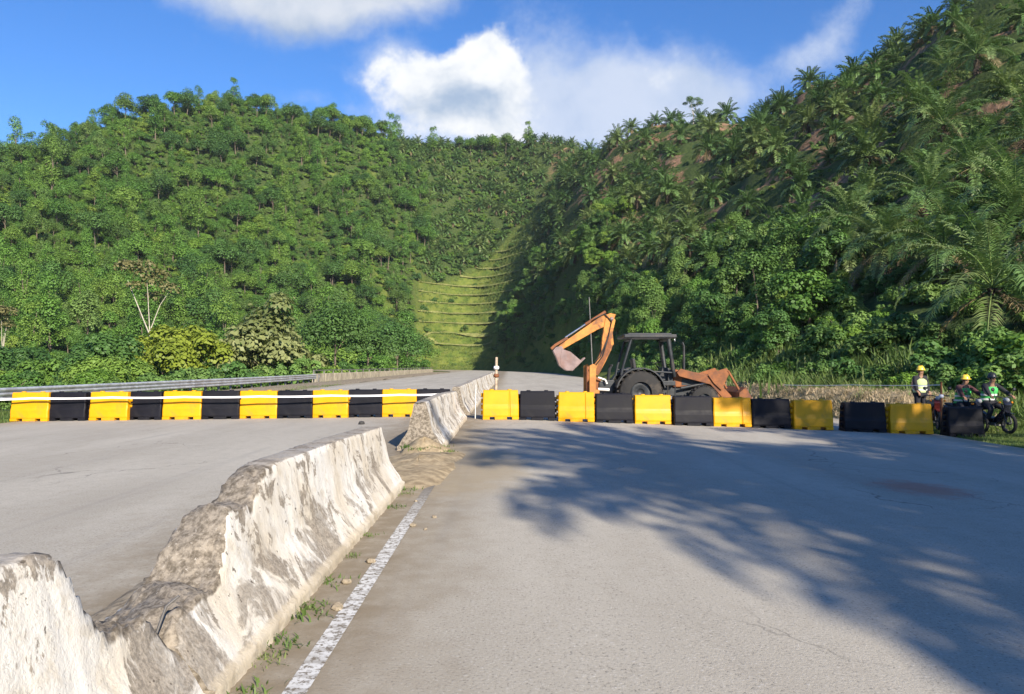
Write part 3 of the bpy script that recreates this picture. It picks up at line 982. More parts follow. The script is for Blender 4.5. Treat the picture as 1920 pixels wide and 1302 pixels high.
# ------------------------------------------------------------------ guardrail on the valley side
def guardrail():
    root = empty('guardrail', (-17.9, 45, -.1))
    edge_strip = [(-18.8, 10.0), (-18.2, 26), (-17.9, 45), (-18.0, 60), (-18.4, 72)]
    ys = np.arange(10, 72.01, 2.0)
    xs = np.interp(ys, [p[1] for p in edge_strip], [p[0] for p in edge_strip])
    zb = hz(xs, ys) + .02
    prof = [(0, .36), (.055, .39), (.075, .43), (.055, .47), (0, .50), (0, .525), (.055, .555), (.075, .595), (.055, .635), (0, .66), (0, .685), (.055, .715), (.075, .755), (.055, .795), (0, .83), (-.012, .83)]
    prof = prof + [(p[0] - .012, p[1]) for p in reversed(prof[:-1])]
    n = len(prof)
    for k in range(0, len(ys) - 2, 2):
        b = MB(); V = []; Q = []
        for i in range(3):
            a = k + i
            for dx, z in prof:
                V.append((xs[a] + dx + (.003 if (k // 2) % 2 else 0) + .17 - root.location.x, ys[a] + (.12 if i == 2 else 0) - 45, zb[a] + z - root.location.z))
        for i in range(2):
            for j in range(n): Q.append((i * n + j, i * n + (j + 1) % n, (i + 1) * n + (j + 1) % n, (i + 1) * n + j))
        b.add(V, Q, True).build('rail_panel', M['galv'], root)
    for a in range(len(ys)):
        b = MB()
        b.box((xs[a] - root.location.x, ys[a] - 45, zb[a] + .38 - root.location.z), (.12, .10, .86))
        b.box((xs[a] + .105 - root.location.x, ys[a] - 45, zb[a] + .595 - root.location.z), (.09, .14, .34))
        b.build('post', M['galv_post'], root)
    tag(root, 'grey corrugated steel guardrail running along the valley edge of the road', 'guardrail')


guardrail()


def parapet():
    A_, B_ = Vector((-19.4, 74)), Vector((-18.1, 176))
    root = empty('bridge_parapet', (A_.x, A_.y, float(road_z(-13.7, 80)) - .05))
    n = 26
    d = (B_ - A_)
    ang = math.atan2(d.x, d.y)
    step = d.length / n
    for i in range(n):
        c = A_ + d * ((i + .5) / n) - A_
        MB().box((c.x, c.y, .36), (.35, step - .07, .86), (0, 0, -ang)).build('wall_panel', M['concrete'], root, .02, 1)
        c = A_ + d * ((i + .02) / n) - A_
        MB().box((c.x, c.y, .98), (.12, .12, .40), (0, 0, -ang)).build('rail_post', M['galv_post'], root)
    c = d * .5
    MB().box((c.x, c.y, 1.13), (.09, d.length, .10), (0, 0, -ang)).build('top_rail', M['galv_post'], root)
    tag(root, 'pale concrete bridge parapet with a dark rail on posts beyond the guardrail', 'parapet')


parapet()
# earth strip between the carriageway and the parapet
def earth_strip():
    ys = np.linspace(40, 176, 50)
    V, Q = [], []
    for y in ys:
        for k, x in enumerate((-17.6, -16.2, -14.6 + .5 * math.sin(y * .31), -13.9 + .35 * math.sin(y * .5))):
            V.append((x, y, float(road_z(-13.7, y)) + (.05, .12, .06, -.02)[k]))
    for i in range(len(ys) - 1):
        for j in range(3): Q.append((i * 4 + j, i * 4 + j + 1, i * 4 + 5 + j, i * 4 + 4 + j))
    tag(obj('edge_strip', np_mesh('edge_strip', V, Q, M['rubble'], True)), kind='structure')


earth_strip()


def lit_bench_edges():  # added pale strips that paint the sunlit lips of the grass benches
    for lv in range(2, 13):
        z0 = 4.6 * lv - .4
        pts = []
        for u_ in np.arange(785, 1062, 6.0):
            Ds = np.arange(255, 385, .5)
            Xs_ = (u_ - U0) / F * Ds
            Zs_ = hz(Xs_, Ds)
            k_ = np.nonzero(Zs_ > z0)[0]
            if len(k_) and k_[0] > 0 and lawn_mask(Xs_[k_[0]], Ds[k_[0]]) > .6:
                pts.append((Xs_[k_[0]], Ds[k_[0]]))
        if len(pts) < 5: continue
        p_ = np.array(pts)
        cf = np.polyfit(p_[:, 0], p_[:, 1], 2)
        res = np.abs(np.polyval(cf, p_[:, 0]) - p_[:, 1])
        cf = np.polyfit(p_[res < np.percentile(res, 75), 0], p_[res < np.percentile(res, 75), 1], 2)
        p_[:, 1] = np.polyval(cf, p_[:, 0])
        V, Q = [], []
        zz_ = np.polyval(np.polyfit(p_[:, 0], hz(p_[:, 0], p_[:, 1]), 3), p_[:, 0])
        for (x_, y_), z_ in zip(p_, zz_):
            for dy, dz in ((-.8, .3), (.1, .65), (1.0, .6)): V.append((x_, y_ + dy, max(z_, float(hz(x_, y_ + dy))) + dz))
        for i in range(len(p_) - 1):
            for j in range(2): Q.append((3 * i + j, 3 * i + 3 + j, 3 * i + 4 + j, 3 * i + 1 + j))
        tag(obj('edge_strip', np_mesh('edge_strip', V, Q, M['bench'], True)), kind='structure')  # painted sunlight along one bench lip, not a walkway


lit_bench_edges()

# ------------------------------------------------------------------ backhoe loader
def backhoe():
    D = 26.0
    x0 = (1192 - U0) / F * D
    root = empty('backhoe_loader', (x0, D, float(road_z(x0, D))))
    tag(root, 'rusty orange backhoe loader with dark cab frame, digging arm raised and folded', 'backhoe')
    DR_, OR, RU = M['darkmetal'], M['orange'], M['rust']

    def wheel(cx, cy, r, w, rimr):
        t = MB()
        t.lathe([(rimr, -w / 2), (r * .93, -w / 2), (r, -w * .38), (r, w * .38), (r * .93, w / 2), (rimr, w / 2), (rimr, -w / 2)], (0, 0, 0), 'Y', 28)
        for k in range(22):
            a = 2 * math.pi * k / 22
            for s_ in (-1, 1):
                t.box((math.cos(a + s_ * .07) * (r + .012), s_ * w * .24, math.sin(a + s_ * .07) * (r + .012)), (.05, w * .5, .06), (0, -a, s_ * .5))
        wh = empty('wheel'); wh.parent = root; wh.location = (cx, cy, r)
        t.build('tyre', M['rubber'], wh)
        MB().lathe([(.001, -w * .15), (rimr * .35, -w * .18), (rimr * .4, -w * .32), (rimr * .7, -w * .2), (rimr, -w * .36), (rimr, w * .36), (rimr * .7, w * .2), (rimr * .4, w * .3), (.001, w * .3)], (0, 0, 0), 'Y', 20).build('rim', DR_, wh)
    for s_ in (-1, 1):
        wheel(0, s_ * .86, .72, .44, .36)
        wheel(2.15, s_ * .80, .46, .30, .22)
    # chassis
    c = MB()
    c.box((.9, 0, .78), (3.4, .62, .42)).box((0, 0, .72), (.34, 1.4, .28)).box((2.15, 0, .46), (.2, 1.4, .18)).box((-1.1, 0, .75), (.5, 1.0, .6))
    c.build('chassis', DR_, root, .03)
    # engine hood, nose and grille
    h = MB().prism([(1.22, .88), (2.72, .86), (2.78, 1.18), (2.62, 1.30), (1.22, 1.50)], -.42, .42)
    hood = h.build('hood', RU, root, .05, 3)
    for k in range(5): MB().box((2.775 - k * .012, 0, .92 + k * .065), (.02, .6, .03)).build('grille_bar', DR_, hood)
    for s_ in (-1, 1):
        MB().box((1.95, s_ * .424, 1.06), (.9, .012, .22)).build('side_vent', DR_, hood)
        MB().lathe([(.001, 0), (.07, 0), (.08, -.03), (.001, -.05)], (2.80, s_ * .3, 1.12), 'X', 12).build('headlight', M['lens'], hood)
    MB().tube([(1.63, -.2, 1.38), (1.63, -.2, 2.3), (1.58, -.2, 2.42)], [.045, .04, .04], 10).build('exhaust_pipe', DR_, root)
    # cab frame
    cab = MB()
    for s_ in (-1, 1):
        cab.tube([(-.60, s_ * .66, 1.30), (-.54, s_ * .68, 1.60), (-.27, s_ * .68, 2.52)], .045, 8)
        cab.tube([(1.20, s_ * .62, 1.25), (1.15, s_ * .68, 1.50), (1.00, s_ * .68, 2.52)], .075, 8)
        cab.tube([(-.54, s_ * .66, 1.48), (1.17, s_ * .66, 1.38)], .035, 6)
    cab.tube([(-.27, -.68, 2.50), (-.27, .68, 2.50)], .04, 6).tube([(1.0, -.68, 2.50), (1.0, .68, 2.50)], .04, 6)
    cab.build('cab_frame', DR_, root)
    MB().box((.36, 0, 2.62), (1.78, 1.66, .12)).box((.36, 0, 2.70), (1.5, 1.4, .06)).build('roof', DR_, root, .04)
    MB().box((.3, 0, 1.02), (1.9, 1.24, .16)).box((1.1, 0, 1.25), (.18, 1.0, .42)).build('floor', DR_, root, .02)
    MB().prism([(.62, 1.1), (1.05, 1.1), (1.12, 1.52), (.86, 1.58), (.80, 1.36)], -.35, .35).build('dashboard', DR_, root, .02)
    MB().tube([(.82, 0, 1.5), (.66, 0, 1.72)], .02, 6).lathe([(.19, -.012), (.205, 0), (.19, .012), (.178, 0), (.19, -.012)], (.66, 0, 1.72), n=18).build('steering_wheel', M['vinyl'], root)
    st = MB().box((.18, 0, 1.32), (.5, .52, .12)).box((-.08, 0, 1.60), (.12, .50, .55), (0, -.15, 0)).build('seat', M['vinyl'], root, .04, 3)
    MB().box((.18, 0, 1.18), (.3, .3, .2)).build('seat_base', DR_, st)
    for s_ in (-1, 1):
        V, Q = [], []
        ang = np.linspace(R(12), R(168), 12)
        for a in ang:
            for r_, y in ((.80, .62), (.80, 1.10), (.84, 1.10), (.84, .62)):
                V.append((r_ * math.cos(a), s_ * y, .72 + r_ * math.sin(a)))
        for i in range(11):
            for j in range(4): Q.append((i * 4 + j, i * 4 + (j + 1) % 4, i * 4 + 4 + (j + 1) % 4, i * 4 + 4 + j))
        Q += [(0, 1, 2, 3), (44, 45, 46, 47)]
        MB().add(V, Q).build('fender', DR_, root)
        MB().tube([(.95, s_ * .78, .35), (.95, s_ * .78, .95)], .02, 6).tube([(1.2, s_ * .78, .35), (1.2, s_ * .78, .95)], .02, 6).box((1.08, s_ * .80, .38), (.32, .2, .03)).build('step', DR_, root)
    # loader arms, link plates, rams and bucket
    for s_ in (-1, 1):
        y = s_ * .62
        a = MB().prism([(1.28, 1.38), (1.40, 1.52), (2.55, 1.22), (3.22, .50), (3.20, .28), (3.04, .30), (2.42, .98), (1.36, 1.26)], y - .06, y + .06)
        a.build('loader_arm', RU, root, .015)
        MB().prism([(2.30, 1.34), (2.95, 1.54), (3.06, 1.40), (2.78, .78), (2.52, 1.02)], y + s_ * .065, y + s_ * .12).build('tilt_link', RU, root, .01)
        MB().tube([(1.45, y - s_ * .1, .85), (2.1, y - s_ * .1, .98)], .05, 8).build('lift_ram', DR_, root)
        MB().tube([(2.1, y - s_ * .1, .98), (2.55, y - s_ * .1, 1.06)], .03, 8).build('ram_rod', M['chrome'], root)
        MB().tube([(3.00, y + s_ * .1, 1.45), (3.42, y + s_ * .1, .72)], .04, 8).build('bucket_ram', RU, root)
    lb = [(3.22, .10), (3.32, .06), (3.95, .03), (3.97, .06), (3.42, .12), (3.34, .22), (3.34, .62), (3.52, .86), (3.48, .90), (3.26, .72)]
    b = MB().prism(lb, -1.12, 1.12)
    for s_ in (-1, 1): b.prism([(3.26, .08), (3.95, .04), (3.80, .34), (3.50, .88), (3.26, .72)], s_ * 1.12 - .015, s_ * 1.12 + .015)
    bk = b.build('loader_bucket', RU, root, .006, 1)
    for k in range(7): MB().box((4.0, -1.0 + k * .333, .045), (.16, .07, .035)).build('tooth', M['bucket'], bk)
    # swing post and stabilisers
    MB().box((-1.42, 0, .85), (.30, .9, .75)).box((-1.62, 0, 1.02), (.22, .26, 1.15)).build('swing_post', RU, root, .03)
    for s_ in (-1, 1):
        MB().prism([(-1.72, .12), (-1.52, .12), (-1.50, 1.62), (-1.60, 1.68), (-1.72, 1.62)], s_ * .98 - .07, s_ * .98 + .07).box((-1.46, s_ * .7, .72), (.16, .6, .18)).build('stabiliser', OR, root, .015)
        MB().box((-1.62, s_ * .98, .05), (.42, .34, .1)).build('stabiliser_pad', RU, root, .01)
    MB().tube([(-1.38, -.62, 1.22), (-1.14, -.62, 1.14), (-1.08, -.62, 1.0)], .03, 8).tube([(-1.38, -.62, .82), (-1.0, -.62, .80)], .05, 8).build('hydraulic_pipes', M['palewhite'], root)
    for k in range(4):
        MB().tube([(-.98, -.3 + k * .2, 1.0), (-.92, -.3 + k * .2, 1.5), (-.86, -.3 + k * .2, 1.6)], .014, 6).lathe([(.001, 0), (.03, .01), (.03, .05), (.001, .06)], (-.86, -.3 + k * .2, 1.6), n=8).build('control_lever', DR_, root)
    MB().box((-.95, 0, .95), (.3, .9, .35)).build('control_box', DR_, root, .02)
    # boom, stick, bucket
    boom = [(-1.55, 1.30), (-1.32, 1.28), (-1.05, 1.78), (-.78, 2.35), (-.82, 2.75), (-.72, 3.20), (-.86, 3.36), (-1.08, 3.25), (-1.18, 2.60), (-1.22, 2.1), (-1.48, 1.62)]
    MB().prism(boom, -.14, .14).build('boom', OR, root, .02)
    MB().prism([(-1.42, 1.35), (-1.30, 1.32), (-.86, 2.3), (-.92, 2.65), (-1.02, 2.6)], -.155, .155).build('boom_plate', RU, root)
    stick = [(-.70, 3.40), (-.90, 3.44), (-1.25, 3.32), (-2.62, 2.36), (-2.78, 2.22), (-2.66, 2.12), (-1.35, 2.86), (-.98, 3.02), (-.80, 3.18)]
    MB().prism(stick, -.11, .11).build('stick', OR, root, .02)
    MB().tube([(-1.05, 0, 3.50), (-1.75, 0, 3.06)], .055, 10).build('crowd_ram', RU, root)
    MB().tube([(-1.75, 0, 3.06), (-2.45, 0, 2.60)], .03, 8).build('ram_rod', M['chrome'], root)
    for k, y in enumerate((-.17, .17, -.2)):
        MB().tube([(-1.3, y, 1.0), (-1.62 + .05 * k, y * 1.2, 1.5), (-1.25 + .04 * k, y, 1.95), (-.98, y, 2.6), (-.86, y, 3.15), (-1.1, y * .8, 3.42), (-1.5, y * .8, 3.22)], .018, 6).build('hydraulic_hose', DR_, root)
    for s_ in (-1, 1):
        MB().lathe([(.001, -.02), (.07, -.02), (.07, .02), (.001, .02)], (-.86, s_ * .15, 3.24), 'Y', 12).build('pivot_pin', M['bucket'], root)
        MB().lathe([(.001, -.02), (.06, -.02), (.06, .02), (.001, .02)], (-2.68, s_ * .13, 2.22), 'Y', 12).build('pivot_pin', M['bucket'], root)
        MB().lathe([(.001, .03), (.06, .03), (.07, 0), (.001, -.02)], (1.22, s_ * .55, 2.5), 'X', 10).build('work_lamp', M['lens'], root)
    MB().tube([(-1.36, .0, 1.55), (-1.02, 0, 2.75)], .06, 10).build('boom_ram', RU, root)
    MB().prism([(-2.42, 2.62), (-2.34, 2.56), (-2.78, 2.30), (-2.92, 2.16), (-2.98, 2.24), (-2.82, 2.38)], -.13, .13).build('bucket_link', RU, root, .01)
    bb = [(-2.80, 2.26), (-2.60, 2.30), (-2.52, 2.16), (-2.58, 1.92), (-2.46, 1.60), (-2.28, 1.52), (-1.93, 1.80), (-1.90, 1.76), (-2.22, 1.44), (-2.46, 1.45), (-2.68, 1.62), (-2.78, 1.90), (-2.90, 2.14)]
    b = MB().prism(bb, -.32, .32)
    for s_ in (-1, 1): b.prism([(-2.60, 2.20), (-2.66, 1.70), (-2.46, 1.47), (-2.22, 1.46), (-1.92, 1.78), (-2.30, 2.10)], s_ * .32 - .012, s_ * .32 + .012)
    dk = b.build('digging_bucket', M['bucket'], root, .006, 1)
    for k in range(4): MB().box((-1.86, -.27 + k * .18, 1.83), (.18, .06, .04), (0, -.75, 0)).build('tooth', M['bucket'], dk)
    return root


backhoe()

# ------------------------------------------------------------------ motorcycles and riders
def motorcycle(name, loc, rz, paint, label):
    """small underbone motorcycle, forward = +X, wheelbase 1.24 m"""
    root = empty(name, loc, rz)
    tag(root, label, 'motorcycle')

    def wheel(cx):
        wh = empty('wheel'); wh.parent = root; wh.location = (cx, 0, .285)
        t = MB()
        pr = [(.245 + .042 * math.cos(a), .042 * math.sin(a)) for a in np.linspace(0, 2 * math.pi, 11)]
        t.lathe(pr, (0, 0, 0), 'Y', 26).build('tyre', M['rubber'], wh)
        r_ = MB().lathe([(.205, -.025), (.215, 0), (.205, .025), (.195, 0), (.205, -.025)], (0, 0, 0), 'Y', 24).lathe([(.001, -.05), (.04, -.05), (.04, .05), (.001, .05)], (0, 0, 0), 'Y', 10)
        for k in range(10):
            a = k * math.pi / 5
            r_.tube([(0.03 * math.cos(a), 0, .03 * math.sin(a)), (.205 * math.cos(a), 0, .205 * math.sin(a))], .004, 4)
        r_.build('rim', M['darkmetal'], wh)
    wheel(.62); wheel(-.62)
    f = MB()
    for s_ in (-1, 1): f.tube([(.62, s_ * .075, .285), (.44, s_ * .075, .82)], .02, 8)
    f.build('fork', M['darkmetal'], root)
    MB().prism([(.34, .60), (.42, .60), (.80, .56), (.62, .60), (.46, .66)], -.06, .06).build('front_mudguard', paint, root, .01)
    MB().prism([(.50, .95), (.56, .72), (.38, .34), (.22, .30), (.10, .40), (-.02, .44), (-.30, .50), (-.70, .70), (-.86, .76), (-.80, .66), (-.40, .38), (.05, .28), (.30, .26), (.46, .40), (.62, .80)], -.11, .11).build('fairing', paint, root, .02)
    MB().prism([(.02, .66), (-.02, .74), (-.30, .77), (-.74, .84), (-.80, .80), (-.60, .70), (-.2, .62)], -.13, .13).build('seat', M['vinyl'], root, .03, 3)
    MB().box((.08, 0, .30), (.34, .22, .22)).tube([(-.1, -.14, .28), (-.5, -.15, .28), (-.95, -.16, .36)], [.03, .04, .05], 8).build('engine', M['galv_post'], root, .02)
    MB().tube([(.36, -.34, 1.0), (.42, -.16, 1.02), (.45, 0, .98), (.42, .16, 1.02), (.36, .34, 1.0)], .016, 8).build('handlebar', M['darkmetal'], root)
    MB().lathe([(.001, .07), (.04, .06), (.06, .03), (.065, 0), (.07, -.08), (.001, -.1)], (.54, 0, .93), 'X', 14).build('headlight', M['lens'], root)
    for s_ in (-1, 1):
        MB().tube([(.40, s_ * .24, 1.02), (.42, s_ * .30, 1.18)], .007, 6).lathe([(.001, -.01), (.05, -.008), (.055, .004), (.001, .012)], (.42, s_ * .32, 1.22), 'X', 12).build('mirror', M['darkmetal'], root)
        MB().lathe([(.001, .04), (.03, .02), (.03, -.03), (.001, -.04)], (.50, s_ * .18, .86), 'X', 8).build('indicator', M['amber'], root)
        MB().tube([(.02, s_ * .12, .26), (.02, s_ * .26, .24)], .014, 6).build('footrest', M['rubber'], root)
    MB().tube([(-.12, .1, .26), (-.16, .30, .01)], .012, 6).build('side_stand', M['galv_post'], root)
    MB().box((-.86, 0, .58), (.015, .17, .12), (0, .25, 0)).build('number_plate', M['darkmetal'], root)
    MB().box((-.86, 0, .72), (.06, .14, .07)).build('tail_light', M['redpaint'], root, .01)
    return root


def skin(name, V, E, Rr, mat, parent, sub=2):
    me = bpy.data.meshes.new(name)
    me.from_pydata(V, E, [])
    me.materials.append(mat)
    o = obj(name, me, parent)
    sk = o.modifiers.new('skin', 'SKIN')
    sk.use_smooth_shade = True
    sl_ = me.skin_vertices[0].data
    for i, r in enumerate(Rr):
        sl_[i].radius = r if isinstance(r, tuple) else (r, r)
        sl_[i].use_root = (i == 0)
    sb = o.modifiers.new('sub', 'SUBSURF')
    sb.levels = sb.render_levels = sub
    return o


def person(loc, rz, J, label, shirt, vest, helmet, sleeve_long=True):
    """J: joints of a figure facing -Y (pelvis, chest, neck, head and per side shoulder, elbow, wrist, hip, knee, ankle, toe)"""
    root = empty('person', loc, rz)
    tag(root, label, 'person')
    P = {k: Vector(v) for k, v in J.items()}
    V, E, Rr = [], [], []

    def add(p, r, par=None):
        V.append(tuple(p)); Rr.append(r)
        if par is not None: E.append((par, len(V) - 1))
        return len(V) - 1
    pel = add(P['pelvis'], (.15, .115))
    wa = add(P['pelvis'].lerp(P['chest'], .45), (.135, .105), pel)
    ch = add(P['chest'], (.165, .12), wa)
    nb = add(P['neck'], (.062, .062), ch)
    hd = P['head']
    jaw = add(hd + Vector((0, -.015, -.06)), (.066, .076), nb)
    mid = add(hd + Vector((0, -.005, .03)), (.078, .094), jaw)
    add(hd + Vector((0, .005, .10)), (.060, .074), mid)
    nose = add(hd + Vector((0, -.105, -.005)), .014, mid)
    for s_ in ('l', 'r'):
        sh = add(P[s_ + '_shoulder'], (.068, .068), ch)
        el = add(P[s_ + '_elbow'], (.046, .046), sh)
        wr = add(P[s_ + '_wrist'], (.030, .034), el)
        dr = (P[s_ + '_wrist'] - P[s_ + '_elbow']).normalized()
        side = dr.cross(Vector((0, 0, 1)))
        side = side.normalized() if side.length > .1 else Vector((1, 0, 0))
        palm = add(P[s_ + '_wrist'] + dr * .06, (.036, .020), wr)
        upv = side.cross(dr)
        for f_, (off, ln) in enumerate(((-.030, .065), (-.010, .078), (.010, .074), (.028, .055))):
            k1 = add(P[s_ + '_wrist'] + dr * .10 + side * off, .0095, palm)
            k2 = add(V_(V[k1]) + dr * ln * .5 - upv * .018, .0085, k1)
            add(V_(V[k2]) + dr * ln * .25 - upv * .03, .0075, k2)
        t1 = add(P[s_ + '_wrist'] + dr * .055 + side * (-.048), .0105, palm)
        add(V_(V[t1]) + dr * .04 - side * .012 - upv * .012, .009, t1)
        hp = add(P[s_ + '_hip'], (.092, .092), pel)
        kn = add(P[s_ + '_knee'], (.062, .062), hp)
        an = add(P[s_ + '_ankle'], (.042, .045), kn)
        add(P[s_ + '_toe'], (.042, .032), an)
    skin('body', V, E, Rr, M['skin'], root, 1)
    # clothes: slightly larger shells over the same joints
    def shell(name, pts, edges, rad, mat, par=root): return skin(name, [tuple(p) for p in pts], edges, rad, mat, par, 2)
    sh_pts = [P['pelvis'] + Vector((0, 0, -.02)), P['pelvis'].lerp(P['chest'], .45), P['chest'], P['neck'] + Vector((0, 0, -.02))]
    rad = [(.172, .135), (.158, .125), (.186, .138), (.080, .080)]
    ed = [(0, 1), (1, 2), (2, 3)]
    for s_ in ('l', 'r'):
        b_ = len(sh_pts)
        end = P[s_ + '_wrist'] if sleeve_long else P[s_ + '_shoulder'].lerp(P[s_ + '_elbow'], .75)
        sh_pts += [P[s_ + '_shoulder'], P[s_ + '_shoulder'].lerp(end, .5), end]
        rad += [.082, .064, .052]
        ed += [(2, b_), (b_, b_ + 1), (b_ + 1, b_ + 2)]
    shell('shirt', sh_pts, ed, rad, shirt)
    tr_pts = [P['pelvis']]; rad = [(.168, .132)]; ed = []
    for s_ in ('l', 'r'):
        b_ = len(tr_pts)
        tr_pts += [P[s_ + '_hip'], P[s_ + '_knee'], P[s_ + '_ankle'] + Vector((0, 0, .03))]
        rad += [.108, .080, .064]
        ed += [(0, b_), (b_, b_ + 1), (b_ + 1, b_ + 2)]
    shell('trousers', tr_pts, ed, rad, M['trousers'])
    for s_ in ('l', 'r'):
        shell('shoe', [P[s_ + '_ankle'] + Vector((0, .02, -.02)), P[s_ + '_ankle'].lerp(P[s_ + '_toe'], .5), P[s_ + '_toe']], [(0, 1), (1, 2)], [.055, .05, .042], M['vinyl'])
    # sleeveless vest: front and back panels of a shaped tabard
    vb = MB()
    ax = (P['chest'] - P['pelvis']).normalized()
    for k_, w_, d_ in ((0, .215, .172), (.45, .205, .166), (.9, .225, .180), (1.12, .200, .165), (1.28, .12, .12)):
        c = P['pelvis'] + (P['chest'] - P['pelvis']) * k_ + Vector((0, 0, -.02))
        ring = [c + Vector((w_ * math.cos(a), d_ * math.sin(a), 0)) for a in np.linspace(0, 2 * math.pi, 18, endpoint=False)]
        vb.v += [tuple(p) for p in ring]
    for i in range(4):
        for j in range(18):
            a_ = 2 * math.pi * (j + .5) / 18
            if i == 2 and abs(math.cos(a_)) > .93: continue       # armholes
            if abs(a_ - 1.5 * math.pi) < .2 and i < 2: pass
            vb.f.append((i * 18 + j, i * 18 + (j + 1) % 18, (i + 1) * 18 + (j + 1) % 18, (i + 1) * 18 + j)); vb.sm.append(True)
    v_ = vb.build('vest', vest, root)
    for k_ in (.25, .62):
        c = P['pelvis'] + (P['chest'] - P['pelvis']) * k_ + Vector((0, 0, -.02))
        rb = MB()
        for dz in (-.025, .025):
            for a in np.linspace(0, 2 * math.pi, 18, endpoint=False): rb.v.append((c.x + .222 * math.cos(a), c.y + .182 * math.sin(a), c.z + dz))
        for j in range(18): rb.f.append((j, (j + 1) % 18, 18 + (j + 1) % 18, 18 + j)); rb.sm.append(True)
        rb.build('reflective_band', M['reflect'], v_)
    # hair below the helmet, eyes, ears, helmet with brim
    MB().lathe([(.084, -.02), (.092, .03), (.082, .09), (.04, .125), (.001, .13)], hd + Vector((0, .022, .01)), n=14).build('hair', M['hair'], root)
    for s_ in (-1, 1):
        MB().lathe([(.001, -.011), (.011, 0), (.001, .011)], hd + Vector((s_ * .033, -.088, .022)), 'Y', 8).build('eye', M['hair'], root)
        MB().lathe([(.001, -.012), (.018, -.008), (.024, 0), (.018, .008), (.001, .012)], hd + Vector((s_ * .082, .005, .005)), 'X', 8).build('ear', M['skin'], root)
    MB().box(hd + Vector((0, -.089, -.055)), (.045, .008, .010)).build('mouth', M['shirt2'], root)
    hm = MB().lathe([(.128, .045), (.122, .055), (.116, .08), (.104, .125), (.075, .165), (.035, .183), (.001, .187)], hd, n=20)
    hm.lathe([(.150, .042), (.152, .050), (.118, .058), (.112, .048), (.150, .042)], hd + Vector((0, -.012, 0)), n=20)
    h_ = hm.build('helmet', helmet, root)
    MB().box(hd + Vector((0, .01, .186)), (.03, .17, .012)).build('helmet_ridge', helmet, h_)
    return root


V_ = lambda t: Vector(t)
stand = dict(pelvis=(0, 0, .90), chest=(0, .01, 1.24), neck=(0, 0, 1.42), head=(0, -.02, 1.54),
             l_shoulder=(.19, .01, 1.34), l_elbow=(.25, .04, 1.08), l_wrist=(.22, -.12, .90), r_shoulder=(-.19, .01, 1.34), r_elbow=(-.25, .03, 1.08), r_wrist=(-.20, -.14, .92),
             l_hip=(.09, 0, .86), l_knee=(.11, -.02, .47), l_ankle=(.11, .02, .09), l_toe=(.13, -.14, .04), r_hip=(-.09, 0, .86), r_knee=(-.10, -.01, .47), r_ankle=(-.11, .03, .09), r_toe=(-.14, -.13, .04))
# astride a motorcycle whose forward is -Y of the figure; seat top 0.79
ride = dict(pelvis=(0, .20, .86), chest=(0, .10, 1.21), neck=(0, .05, 1.39), head=(0, .02, 1.505),
            l_shoulder=(.19, .07, 1.31), l_elbow=(.29, -.10, 1.12), l_wrist=(.31, -.30, 1.05), r_shoulder=(-.19, .07, 1.31), r_elbow=(-.29, -.10, 1.12), r_wrist=(-.31, -.30, 1.05),
            l_hip=(.10, .16, .84), l_knee=(.20, -.22, .66), l_ankle=(.30, -.02, .09), l_toe=(.33, -.18, .04), r_hip=(-.10, .16, .84), r_knee=(-.20, -.22, .66), r_ankle=(-.21, -.05, .30), r_toe=(-.22, -.20, .27))


def gz(x, y): return float(hz(x, y))


D1 = 23.6; x1 = (1725 - U0) / F * D1
person((x1, D1, gz(x1, D1)), R(8), stand, 'worker in pale lime safety vest and yellow helmet standing behind the last yellow barrier', M['shirt'], M['vest_lime'], M['helmet_yellow'])
D2 = 21.9; x2 = (1811 - U0) / F * D2
z2 = gz(x2, D2) - .06
motorcycle('motorcycle', (x2, D2, z2), R(-90 + 6), M['bikepaint'], 'black motorcycle under the worker with yellow helmet and green vest')
person((x2, D2, z2), R(6), ride, 'worker in green vest and yellow helmet sitting on a motorcycle behind the black barrier', M['shirt2'], M['vest_green'], M['helmet_yellow'])
D3 = 21.2; x3 = (1861 - U0) / F * D3
z3 = gz(x3, D3) + .03
motorcycle('motorcycle', (x3, D3, z3), R(-90 + 5), M['bikepaint'], 'black motorcycle under the worker with dark helmet, beside the grass')
person((x3, D3, z3), R(5), ride, 'worker in green vest and dark helmet sitting on the outermost motorcycle', M['shirt'], M['vest_green'], M['helmet_dark'])
D4 = 22.3; x4 = (1752 - U0) / F * D4
motorcycle('motorcycle', (x4, D4, gz(x4, D4)), R(-90 - 20), M['redpaint'], 'dark red motorcycle parked without a rider by the rusty stake')

# ------------------------------------------------------------------ vegetation building blocks
def unit(a): return a / np.maximum(np.linalg.norm(a, axis=-1, keepdims=True), 1e-9)


def leaves(P, N, size, aspect, r, fold=0.25):
    """one folded kite per point, facing roughly along N"""
    n = len(P)
    N = unit(N)
    t = unit(np.cross(N, unit(r.normal(size=(n, 3)))))
    b = np.cross(N, t)
    s = size[:, None]
    a = P - t * s * .5
    c = P + t * s * .5
    l = P + b * s * aspect * .5 + N * s * fold * .3
    q = P - b * s * aspect * .5 + N * s * fold * .3
    V = np.stack([a, l, c, q], 1).reshape(-1, 3)
    return V, np.arange(4 * n).reshape(-1, 4)


